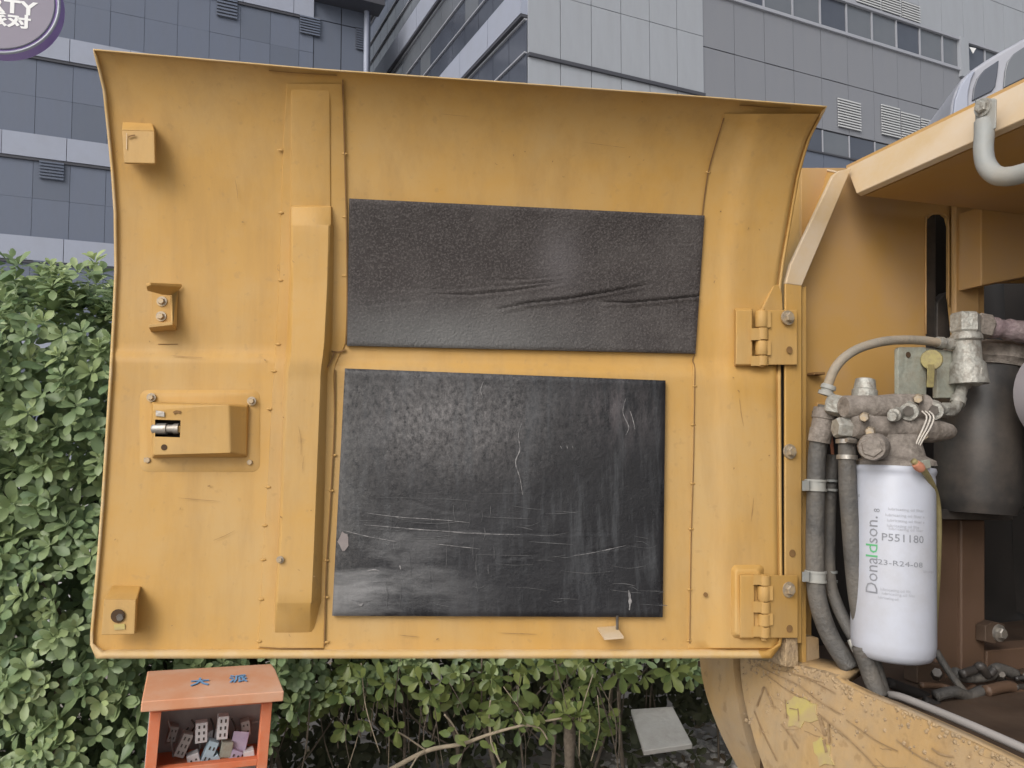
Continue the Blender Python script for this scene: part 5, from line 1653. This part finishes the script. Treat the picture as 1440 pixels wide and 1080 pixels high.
for _ in range(330):
    u = random.uniform(1045, 1440)
    if random.random() < 0.5:
        u = random.uniform(1045, 1200)
    v = interp([(a, b) for a, b, c_ in top], u) + random.uniform(-1, 26) * random.random() + random.choice((0, 0, random.uniform(0, 90)))
    c_ = skirt_pt(u, v, 0.0)
    r_ = random.uniform(0.001, 0.0038)
    geos.append(lathe_geo(c_ - inward * -r_ * .2, c_ - inward * r_ * random.uniform(.5, .9), [(0, r_), (.6, r_ * .8), (1, r_ * .3)], 5))
mk('mud_crumb', *merge(*geos), M['mud_grey'], ex, kind='stuff')
# pale pipe lying along the sill
tube('sill_pipe', [sp(1240, 976, -0.06), sp(1258, 978, -0.05), sp(1275, 983, -0.045), sp(1320, 1001, -0.04), sp(1370, 1022, -0.035), sp(1440, 1053, -0.03), sp(1500, 1080, -0.03)], 6.0 / F * 1.0, M['rod'], ex, 12)

# ------------------------------------------------------------------ cab behind the hood, top right
YC = 2.3
cabn = Vector((-0.25, -1, 0.0)).normalized()
CB = Plane(at(1400, 110, YC), cabn)
outl = [(1336, 165), (1338, 146), (1343, 128), (1353, 110), (1370, 95), (1388, 83), (1408, 71), (1440, 53), (1500, 22), (1560, 0), (1600, -10), (1600, 190), (1336, 190)]
plate('cab_shell', CB, outl, 0.0, 0.5, M['cab_grey'], ex, 0.012)
plate('cab_post', CB, [(1340, 165), (1343, 140), (1350, 120), (1362, 104), (1372, 98), (1366, 112), (1362, 130), (1361, 165)], 0.01, 0.02, M['clad_band'], ex, 0.004)
pane = [(1367, 142), (1369, 124), (1374, 110), (1384, 98), (1405, 84), (1403, 104), (1400, 121), (1395, 128)]
plate('window_pane', CB, pane, 0.006, 0.012, M['glass'], ex, 0.003)
pane2 = [(1411, 124), (1413, 100), (1417, 86), (1426, 75), (1446, 62), (1500, 38), (1500, 80)]
plate('window_pane', CB, pane2, 0.006, 0.012, M['glass_grey'], ex, 0.003)
# house under it and the undercarriage it all stands on
hb = HINGE + inward * 0.65
mk('house_frame', *box_geo(Vector((hb.x, hb.y, 0.98)) - mh * 0.1 + inward * 0.1, mh * 0.45, inward * 0.45, UP * 0.12), M['mud'], ex)
for sgn in (0.55,):
    tc_ = Vector((hb.x, hb.y, 0.0)) + inward * sgn - mh * 0.9
    ts = []
    for i in range(28):
        a = 2 * math.pi * i / 28
        e = 0.9 if math.cos(a) > 0 else -0.9
        ts.append(tc_ + mh * (e + 0.36 * math.cos(a)) + UP * (0.42 + 0.38 * math.sin(a)))
    mk('crawler_track', *prism([p - inward * 0.25 for p in ts], [p + inward * 0.25 for p in ts]), M['dark'], ex)
mk('swing_ring', *lathe_geo(Vector((hb.x, hb.y, 0.5)) + inward * 0.15, Vector((hb.x, hb.y, 0.85)) + inward * 0.15, [(0, .45), (1, .45)], 24), M['dark'], ex)
# ================================================================== HEDGE
random.seed(21)
def leaf_geo(length, width, bend):
    """obovate leaf along +X, face +Z; about a dozen triangles"""
    xs = [0.0, 0.28, 0.58, 0.85, 1.0]
    ws = [0.05, 0.26, 0.48, 0.42, 0.10]
    vs = []
    for x, w_ in zip(xs, ws):
        z = -bend * x * x * length
        rise = w_ * width * 0.28
        vs += [Vector((x * length, -w_ * width, z + rise)), Vector((x * length, 0, z)), Vector((x * length, w_ * width, z + rise))]
    fs = []
    for i in range(4):
        for k in range(2):
            a = i * 3 + k
            fs.append([a, a + 3, a + 4, a + 1])
    return vs, fs

def frame_from(x, z):
    x = x.normalized()
    y = z.cross(x)
    y = y.normalized() if y.length > 1e-4 else x.orthogonal().normalized()
    z = x.cross(y)
    return Matrix((x, y, z)).transposed()

class Leaves:
    def __init__(s):
        s.V, s.F, s.T = [], [], []
    def add(s, M3, pos, geo, tint):
        b = len(s.V)
        for v in geo[0]:
            s.V.append(M3 @ v + pos)
            s.T.append(tint)
        s.F += [[i + b for i in f] for f in geo[1]]
    def build(s, name, mat, parent, kind='stuff'):
        o = mk(name, s.V, s.F, mat, parent, smooth='open', kind=kind)
        a = o.data.attributes.new('tint', 'FLOAT', 'POINT')
        a.data.foreach_set('value', s.T)
        for p in o.data.polygons:
            p.use_smooth = True
        return o

def rosette(pos, axis, size, rng, n=None):
    """yield (matrix, position, length, width, bend) for the leaves of one shoot tip"""
    axis = axis.normalized()
    x = axis.orthogonal().normalized()
    y = axis.cross(x)
    n = n or rng.randint(7, 10)
    ph = rng.uniform(0, 6.28)
    for i in range(n):
        a = ph + i * 2.4
        k = i / n                                   # 0 outer, 1 inner
        elev = math.radians(8 + 62 * k + rng.uniform(-12, 12))
        d = (x * math.cos(a) + y * math.sin(a)) * math.cos(elev) + axis * math.sin(elev)
        d = (d + Vector((0, 0, -0.22 * (1 - k)))).normalized()
        up = (axis * math.cos(elev) - (x * math.cos(a) + y * math.sin(a)) * math.sin(elev))
        L = size * (1.0 - 0.45 * k) * rng.uniform(0.8, 1.15)
        yield frame_from(d, up), pos - axis * 0.018 * (1 - k) + d * 0.004, L, L * rng.uniform(0.46, 0.6), rng.uniform(0.05, 0.28), k

def front_y(x, z=1.0):
    return interp([(-3.2, 2.15), (-1.5, 2.18), (-1.15, 2.3), (-0.6, 2.85), (0.2, 3.1), (1.0, 3.2), (2.2, 3.3)], x)
def top_z(x):
    return interp([(-3.2, 2.03), (-1.6, 2.05), (-1.2, 2.05), (0, 2.05), (2.2, 1.98)], x)
def low_z(x):
    return interp([(-3.2, 0.12), (-1.4, 0.15), (-1.12, 0.3), (-0.8, 0.55), (-0.4, 0.66), (0.3, 0.67), (0.9, 0.60), (2.2, 0.5)], x)

hedge = thing('hedge', 'tall glossy green hedge of rounded leaves filling the left side and showing under the door', 'hedge', (-0.6, 2.9, 0.0))
rng = random.Random(4)
ros = []
step = 0.052
x = -2.4
while x < 2.0:
    hi, lo = top_z(x), low_z(x)
    dens = 1.0 if (x < -1.0) else 0.75
    for layer in range(3):
        z = lo
        while z < hi + 0.03:
            if rng.random() < dens:
                px_, pz_ = x + rng.uniform(-.045, .045), z + rng.uniform(-.045, .045)
                bump = 0.10 * noise.noise(Vector((px_ * 2.6, pz_ * 2.6, 5.0))) + 0.05 * noise.noise(Vector((px_ * 7, pz_ * 7, 9.0)))
                yy = front_y(px_) + layer * 0.10 + bump + rng.uniform(-.03, .03)
                ax = Vector((rng.uniform(-.5, .5), -1.0 + rng.uniform(-.2, .5), 0.35 + rng.uniform(-.3, .6)))
                if pz_ > hi - 0.14:
                    ax.z += 1.4
                    yy += rng.uniform(0, .25)
                if layer == 0 or rng.random() < 0.6:
                    ros.append((Vector((px_, yy, pz_)), ax, rng.choice((rng.uniform(.034, .046), rng.uniform(0.044, 0.06), rng.uniform(.052, .068))), layer))
            z += step * (1 if layer == 0 else 1.35)
    x += step * 1.0
# top surface and far side
for _ in range(560):
    px_ = rng.uniform(-2.4, 2.0)
    py_ = front_y(px_) + rng.uniform(0.1, 0.85)
    ros.append((Vector((px_, py_, top_z(px_) + rng.uniform(-0.08, 0.05))), Vector((rng.uniform(-.5, .5), rng.uniform(-.5, .5), 1)), rng.uniform(.05, .07), 1))
for _ in range(420):
    px_ = rng.uniform(-2.4, 2.0)
    py_ = front_y(px_) + rng.uniform(0.8, 0.95)
    ros.append((Vector((px_, py_, rng.uniform(low_z(px_) + .25, 1.95))), Vector((rng.uniform(-.5, .5), 1, .5)), rng.uniform(.05, .07), 2))
# shoots standing above the top
for (u, v, Y, n_) in ((70, 372, 2.3, 5), (78, 385, 2.32, 5), (155, 402, 2.5, 5), (20, 408, 2.3, 3), (105, 408, 2.4, 3), (60, 395, 2.35, 3), (135, 415, 2.4, 3)):
    p = at(u, v, Y)
    for k in range(n_):
        ros.append((p - UP * 0.028 * k, Vector((rng.uniform(-.5, .5), rng.uniform(-.7, .2), 1)), 0.045 + 0.006 * k, 0))
fol = Leaves()
deep = Leaves()
cand = []
for pos, ax, size, layer in ros:
    young = rng.random() < (0.22 if pos.z > 1.75 else 0.10)
    base_t = rng.uniform(-0.05, 0.42) + (0.4 if young else 0)
    for (M3, p, L, W2, bend, k) in rosette(pos, ax, size, rng):
        tint = min(1, base_t + 0.28 * k + rng.uniform(-.1, .1))
        cand.append((M3, p, L, W2, bend, tint, layer))
def in_view(p):
    d = p - CAM
    zc = d.dot(Vector((0, CP, SP)))
    if zc < 0.1:
        return None
    u = 720 + F * d.x / zc
    v = 540 - F * d.dot(Vector((0, -SP, CP))) / zc
    return u, v
def visible_left(p):
    q = in_view(p)
    return bool(q) and -5 < q[0] < interp(U_L, q[1]) - 2 and 395 < q[1] < 1085
near = sorted([c for c in cand if c[6] == 0 and visible_left(c[1])], key=lambda c: (c[1] - CAM).length - 3 * c[2])
singles = near[:290]
sid = set(id(c) for c in singles)
variants = []
for i in range(8):
    me = bpy.data.meshes.new('leaf')
    g = leaf_geo(1.0, (0.48, 0.54, 0.6, 0.5)[i % 4], (0.08, 0.2, 0.14, 0.26)[i % 4])
    me.from_pydata(g[0], [], g[1])
    a = me.attributes.new('tint', 'FLOAT', 'POINT')
    a.data.foreach_set('value', [0.08 + 0.10 * i] * len(g[0]))
    for p in me.polygons:
        p.use_smooth = True
    me.materials.append(M['leaf'])
    variants.append(me)
for c in cand:
    if id(c) in sid:
        continue
    fol.add(c[0], c[1], leaf_geo(c[2], c[3], c[4]), c[5])
for c in singles:
    i = max(0, min(7, int((c[5] - 0.03) / 0.10)))
    o = bpy.data.objects.new('leaf', variants[i])
    COL.objects.link(o)
    o.parent = hedge
    o.matrix_local = Matrix.Translation(c[1] - WORLD[hedge.name]) @ c[0].to_4x4() @ Matrix.Diagonal((c[2], c[2], c[2], 1))
    WORLD[o.name] = c[1]
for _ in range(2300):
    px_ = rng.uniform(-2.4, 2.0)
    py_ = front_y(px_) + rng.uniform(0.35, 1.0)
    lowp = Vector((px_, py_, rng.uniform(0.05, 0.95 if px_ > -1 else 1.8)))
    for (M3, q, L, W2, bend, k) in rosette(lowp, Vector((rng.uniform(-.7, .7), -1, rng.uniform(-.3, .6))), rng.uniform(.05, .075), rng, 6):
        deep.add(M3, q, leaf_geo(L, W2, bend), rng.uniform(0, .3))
for _ in range(1300):
    px_ = rng.uniform(-2.2, -0.9)
    lowp = Vector((px_, front_y(px_) + rng.uniform(0.25, 0.6), rng.uniform(0.3, 1.98)))
    for (M3, q, L, W2, bend, k) in rosette(lowp, Vector((rng.uniform(-.7, .7), -1, rng.uniform(-.3, .8))), rng.uniform(.05, .075), rng, 6):
        fol.add(M3, q, leaf_geo(L, W2, bend), rng.uniform(0, .35))
deep.build('deep_foliage', M['leaf_dark'], hedge)
fol.build('foliage', M['leaf'], hedge)
# stems
sx_ = -2.3
while sx_ < 1.9:
    y = front_y(sx_) + rng.uniform(0.12, 0.6)
    b = Vector((sx_, y, -0.02))
    pts = [b]
    ln = rng.uniform(-.3, .3)
    for k in range(1, 6):
        pts.append(b + Vector((ln * 0.3 * k + rng.uniform(-.08, .08) * k * .6, rng.uniform(-.06, .06) * k * .6, 0.33 * k)))
    r0 = rng.uniform(0.004, 0.012)
    mk('stem', *tube_geo(catmull(pts, 4), lambda t, r0=r0: r0 * (1 - 0.6 * t), 6), M['bark'], hedge, smooth=True)
    for q in range(2):
        s_ = pts[1] + Vector((rng.uniform(-.03, .03), 0, rng.uniform(-.1, .1)))
        e = s_ + Vector((rng.uniform(-.35, .35), rng.uniform(-.2, .1), rng.uniform(.25, .45)))
        mk('twig', *tube_geo(catmull([s_, (s_ + e) / 2 + Vector((0, 0, -.03)), e], 4), 0.0035, 5), M['bark'], hedge, smooth=True)
    sx_ += rng.uniform(0.06, 0.34)

# ------------------------------------------------------------------ fallen leafy branch and weeds under the door
rng = random.Random(9)
bp = [at(545, 1085, 2.75), at(600, 1056, 2.72), at(650, 1046, 2.70), at(690, 1032, 2.68), at(735, 1020, 2.66), at(790, 1010, 2.66)]
br = thing('fallen_branch', 'pale bent branch with a few yellowish leaves lying below the door', 'branch', (bp[0].x, bp[0].y, 0.05))
mk('limb', *tube_geo(catmull(bp, 6), lambda t: 0.009 * (1 - .65 * t), 8), M['twig'], br, smooth=True)
for a, b_ in ((2, (625, 1005)), (3, (690, 985)), (3, (705, 1075)), (4, (770, 1040)), (1, (560, 1030)), (1, (575, 1084))):
    e = at(b_[0], b_[1], 2.66)
    mk('twig', *tube_geo(catmull([bp[a], (bp[a] + e) / 2 + Vector((rng.uniform(-.02, .02), 0, .015)), e], 5), 0.003, 6), M['twig'], br, smooth=True)
fl = []
for (u, v, s_) in ((617, 1030, .05), (612, 1045, .045), (640, 1024, .035), (683, 1004, .06), (676, 1014, .05), (690, 1018, .045), (735, 1008, .05), (745, 1000, .055), (756, 1012, .06), (728, 1000, .045), (765, 1018, .06), (740, 1020, .05), (750, 1004, .05),
                   (655, 1050, .05), (660, 1040, .04), (690, 1052, .045), (700, 1062, .05), (712, 1070, .06), (650, 1060, .05)):
    p = at(u, v, 2.655)
    me = bpy.data.meshes.new('leaf')
    g = leaf_geo(s_, 0.55 * s_, 0.2)
    d = Vector((rng.uniform(-1, 1), rng.uniform(-.8, .2), rng.uniform(-.7, .9)))
    M3 = frame_from(d, Vector((rng.uniform(-.5, .5), -1, .5)))
    vv = [M3 @ q for q in g[0]]
    o = mk('leaf', [q + p for q in vv], g[1], M['leaf_fresh'], br, smooth='open')
    a = o.data.attributes.new('tint', 'FLOAT', 'POINT')
    a.data.foreach_set('value', [rng.uniform(.2, .8)] * len(g[0]))
# hanging twigs and low weeds
wd = Leaves()
for _ in range(120):
    u = rng.uniform(400, 980)
    v = rng.uniform(928, 985) if rng.random() < .7 else rng.uniform(985, 1030)
    if u > 860 and v > 965:
        continue
    Y = rng.uniform(2.75, 3.2)
    p = at(u, v, Y)
    for (M3, q, L, W2, bend, k) in rosette(p, Vector((rng.uniform(-.6, .6), -1, rng.uniform(-.6, .4))), rng.uniform(.05, .075), rng, rng.randint(4, 7)):
        wd.add(M3, q, leaf_geo(L, W2, bend), rng.uniform(.1, .75))
for _ in range(16):
    p = at(rng.uniform(640, 870), rng.uniform(1000, 1040), rng.uniform(2.9, 3.4))
    for (M3, q, L, W2, bend, k) in rosette(p, Vector((rng.uniform(-.6, .6), -.7, .8)), rng.uniform(.035, .06), rng, 5):
        wd.add(M3, q, leaf_geo(L, W2, bend), rng.uniform(.0, .5))
wd.build('low_foliage', M['leaf_fresh'], hedge)
for _ in range(60):
    u = rng.uniform(400, 870)
    Y = rng.uniform(2.7, 3.3)
    p = at(u, rng.uniform(920, 990), Y)
    q = p + Vector((rng.uniform(-.12, .12), rng.uniform(-.05, .05), -rng.uniform(.12, .4)))
    q.z = max(q.z, 0.08)
    mk('twig', *tube_geo(catmull([p, (p + q) / 2 + Vector((rng.uniform(-.03, .03), 0, 0)), q], 4), rng.uniform(.0012, .003), 5), M['twig'] if rng.random() < .35 else M['bark'], hedge, smooth=True)
sap = [at(800, 1090, 2.8), at(801, 1040, 2.8), at(803, 1005, 2.8)]
sap[0].z = 0.0
st = thing('tree_stump', 'thin fibrous stump sprouting leaves behind the fallen branch', 'stump', (sap[0].x, sap[0].y, 0))
mk('trunk', *tube_geo(catmull(sap, 5), lambda t: (0.024 - .006 * t) * (1 + .25 * math.sin(t * 37) * math.sin(t * 11)), 9), M['bark'], st, smooth=True)
lv_ = Leaves()
for k in range(3):
    for (M3, q, L, W2, bend, kk) in rosette(sap[2] + Vector((rng.uniform(-.03, .03), -.01, rng.uniform(0, .03))), Vector((rng.uniform(-.4, .4), -.5, 1)), .07, rng, 6):
        lv_.add(M3, q, leaf_geo(L, W2, bend), rng.uniform(.3, .9))
lv_.build('crown', M['leaf_fresh'], st)

lit = Leaves()
for _ in range(1500):
    x, y = rng.uniform(-1.4, 1.8), rng.uniform(2.4, 5.2)
    z = -0.096 + soil_h(x, y) + rng.uniform(.002, .02)
    s_ = rng.uniform(.03, .06)
    M3 = frame_from(Vector((rng.uniform(-1, 1), rng.uniform(-1, 1), rng.uniform(-.25, .25))), Vector((rng.uniform(-.4, .4), rng.uniform(-.4, .4), 1)))
    lit.add(M3, Vector((x, y, z)), leaf_geo(s_, s_ * .5, rng.uniform(-.3, .3)), rng.uniform(0, 1))
lit.build('leaf_litter', M['litter'], None)
# ------------------------------------------------------------------ rubble
def rock_geo(c, r, rng, flat=0.6):
    bm = bmesh.new()
    bmesh.ops.create_icosphere(bm, subdivisions=1, radius=1)
    vs = []
    sd = rng.uniform(0, 100)
    for v in bm.verts:
        k = 1 + 0.35 * noise.noise(v.co * 1.3 + Vector((sd, 0, 0)))
        vs.append(c + Vector((v.co.x * r * k, v.co.y * r * k, v.co.z * r * k * flat)))
    fs = [[v.index for v in f.verts] for f in bm.faces]
    bm.free()
    return vs, fs
gz = lambda x, y: -0.096 + soil_h(x, y)
geos = []
for _ in range(2600):
    x, y = rng.uniform(-0.6, 1.8), rng.uniform(2.2, 4.2)
    if x < 0.2 and rng.random() < .85:
        continue
    geos.append(rock_geo(Vector((x, y, gz(x, y))), rng.uniform(.006, .03), rng))
mk('gravel', *merge(*geos), M['gravel'], None, kind='stuff')
slab_c = [at(887, 997, 3.2), at(946, 993, 3.2), at(974, 1046, 2.95), at(905, 1056, 2.95)]
dn = (slab_c[1] - slab_c[0]).cross(slab_c[3] - slab_c[0]).normalized()
if dn.z < 0:
    dn = -dn
sl = mk('concrete_slab', *prism(slab_c, [p - dn * 0.022 for p in slab_c]), M['stone'], None, bevel=0.004)
sl['label'] = 'flat grey concrete slab tilted on the rubble under the door'
sl['category'] = 'slab'
rb = [('rubble_stone', 'pale broken concrete lump in front of the grey slab', at(925, 1066, 2.9), 0.085), ('rubble_stone', 'low grey mound of debris left of the slab', at(835, 1066, 3.3), 0.13), ('rubble_stone', 'small pale stone right of the slab', at(985, 1062, 3.2), 0.05),
      ('rubble_stone', 'grey rubble lump by the muddy skirt', at(1010, 1076, 3.0), 0.06)]
for nme, lab, p, r_ in rb:
    g = rock_geo(Vector((p.x, p.y, gz(p.x, p.y) + r_ * .25)), r_, rng, .6)
    o = mk(nme, *g, M['stone'] if 'mound' not in lab else M['gravel'], None, bevel=0.004)
    o['label'] = lab
    o['category'] = 'rubble'
    o['group'] = 'rubble under the door'

# ------------------------------------------------------------------ orange power box on its stand
YB = 1.95
tl, tr = at(212, 992, YB), at(384, 979, YB + 0.12)
bx = (tr - tl)
Wb = bx.length
bx.normalize()
bz = UP.copy()
by = bz.cross(bx).normalized()            # away from the camera
if by.y < 0:
    by = -by
bz = bx.cross(by)
if bz.z < 0:
    bz = -bz
base = tl - bz * 0.9
pbx = thing('power_box', 'open-fronted orange site power box with a sloping roof, standing before the hedge', 'power box', Vector((tl.x, tl.y, 0)) + bx * Wb / 2)
def bxp(x, y, z):
    return tl + bx * x + by * y + bz * z
def bbox(name, x0, x1, y0, y1, z0, z1, mat, bevel=0.002, **k):
    return mk(name, *box_geo(bxp((x0 + x1) / 2, (y0 + y1) / 2, (z0 + z1) / 2), bx * ((x1 - x0) / 2), by * ((y1 - y0) / 2), bz * ((z1 - z0) / 2)), mat, pbx, bevel=bevel, **k)
DB = 0.17
Hb = 0.36
ps = 0.026
for (x0, nm) in ((0, 'frame_post'), (Wb - ps, 'frame_post')):
    bbox(nm, x0, x0 + ps, 0, ps, -Hb, -0.018, M['orange'])
bbox('top_rail', 0, Wb, 0.001, ps, -0.018, 0.0, M['orange'])
bbox('bottom_rail', ps, Wb - ps, 0.001, ps, -0.175, -0.158, M['orange'])
bbox('back_panel', 0, Wb, DB - 0.006, DB, -Hb, 0.0, M['panel_grey'])
bbox('side_panel', 0.002, 0.008, ps, DB - .006, -Hb, 0.0, M['orange'])
bbox('side_panel', Wb - 0.008, Wb - .002, ps, DB - .006, -Hb, 0.0, M['orange'])
bbox('inner_tray', 0.01, Wb - .01, .06, DB - .008, -0.19, -0.178, M['orange'])
for x0 in (0.01, Wb - 0.035):
    bbox('stand_leg', x0, x0 + .025, .03, .055, -1.22, -Hb, M['orange'])
    bbox('stand_leg', x0, x0 + .025, DB - .05, DB - .025, -1.22, -Hb, M['orange'])
# roof: sloping top with a front fascia
ov = 0.022
rf = [None, None, bxp(Wb + ov - .006, DB * 0.66, 0.038), bxp(-ov + .008, DB * 0.66, 0.038)]
low = [bxp(-ov, -0.035, -0.004), bxp(Wb + ov, -0.035, -0.004), bxp(Wb + ov - .006, DB + .02, -0.004), bxp(-ov + .008, DB + .02, -0.004)]
fas = [bxp(-ov, -0.035, 0.022), bxp(Wb + ov, -0.035, 0.022)]
rV = [low[0], low[1], low[2], low[3], fas[0], fas[1], rf[2], rf[3], bxp(Wb + ov - .006, DB + .02, .03), bxp(-ov + .008, DB + .02, .03)]
roof = mk('roof', rV, [[0, 1, 5, 4], [4, 5, 6, 7], [7, 6, 8, 9], [9, 8, 2, 3], [0, 4, 7, 9, 3], [1, 2, 8, 6, 5], [0, 3, 2, 1]], M['orange_top'], pbx, bevel=0.003)
rn = (fas[1] - fas[0]).cross(rf[3] - fas[0]).normalized()
if rn.z < 0:
    rn = -rn
rs = (rf[3] - fas[0]).normalized()
def roof_text(body, size, x, s_):
    vs, fs = text_geo(body, size, bold=0.0008)
    P = [fas[0] + bx * (x + v.x) + rs * (s_ + v.y) + rn * 0.0035 for v in vs]
    Q = [p - rn * 0.002 for p in P]
    n = len(P)
    mk('lettering', P + Q, fs + [[i + n for i in f][::-1] for f in fs], M['blue_ink'], roof)
roof_text('大', 0.048, 0.13, 0.085)
roof_text('派', 0.048, 0.225, 0.09)
# switchgear and plugs inside
rng = random.Random(3)
def unit(name, u, v, w_, h_, rot, mat, y=0.09, d=0.03, holes=0, hm=None):
    d_ = ray(u, v)
    t_ = ((bxp(0, y, 0)) - CAM).dot(by) / d_.dot(by)
    c_ = CAM + d_ * t_
    ca, sa = math.cos(rot), math.sin(rot)
    ax_, az_ = bx * ca + bz * sa, bz * ca - bx * sa
    geos_ = [box_geo(c_, ax_ * w_ / 2, by * d / 2, az_ * h_ / 2)]
    o = mk(name, *geos_[0], mat, pbx, bevel=0.002)
    for i in range(holes):
        for j in (-1, 1):
            cc = c_ - by * (d / 2 + .0005) + az_ * (h_ * ((i + .5) / holes - .5) * 0.9) + ax_ * (j * w_ * .2)
            mk('socket_hole', *box_geo(cc, ax_ * w_ * .07, by * .001, az_ * h_ * .07), hm or M['black'], o)
    return o
unit('circuit_breaker', 283, 1028, .030, .052, 0.05, M['panel_white'], holes=3)
unit('circuit_breaker', 313, 1021, .028, .060, 0.0, M['panel_white'], holes=3)
unit('circuit_breaker', 258, 1046, .026, .060, -0.35, M['panel_grey'], holes=3)
unit('plug_socket', 294, 1057, .026, .062, -0.35, M['panel_blue'], holes=2)
unit('circuit_breaker', 318, 1052, .030, .040, -0.1, M['tag'])
unit('paper_note', 337, 1042, .042, .050, -0.15, M['panel_violet'], d=.004)
unit('plug_socket', 328, 1066, .030, .050, -0.4, M['panel_violet'], holes=2)
unit('name_plate', 361, 1015, .030, .008, 0.0, M['panel_grey'], y=DB - .012, d=.004)
unit('name_plate', 240, 1045, .03, .004, 0.0, M['panel_grey'], y=DB - .012, d=.004)
unit('circuit_breaker', 243, 1030, .022, .04, -0.2, M['panel_grey'], y=.13, holes=2)
unit('circuit_breaker', 345, 1022, .024, .04, 0.15, M['panel_grey'], y=.13, holes=2)
unit('plug_socket', 272, 1066, .03, .03, 0.3, M['panel_white'], holes=1)
unit('plug_socket', 303, 1070, .028, .036, 0.5, M['panel_blue'], holes=1)
unit('plug_socket', 350, 1062, .028, .034, 0.2, M['panel_white'], holes=1)
unit('paper_note', 300, 1040, .03, .05, 0.4, M['panel_white'], y=.12, d=.004)
for i in range(11):
    u = rng.uniform(235, 355)
    a_, b_ = (u, rng.uniform(1010, 1035)), (u + rng.uniform(-25, 25), rng.uniform(1045, 1075))
    pts = []
    for k in range(5):
        uu = a_[0] + (b_[0] - a_[0]) * k / 4 + rng.uniform(-5, 5)
        vv = a_[1] + (b_[1] - a_[1]) * k / 4
        d_ = ray(uu, vv)
        pts.append(CAM + d_ * ((bxp(0, .11 + .02 * rng.random(), 0) - CAM).dot(by) / d_.dot(by)))
    tube('lead', pts, .0025, M['panel_grey'] if i % 2 else M['black'], pbx, 6, 4)
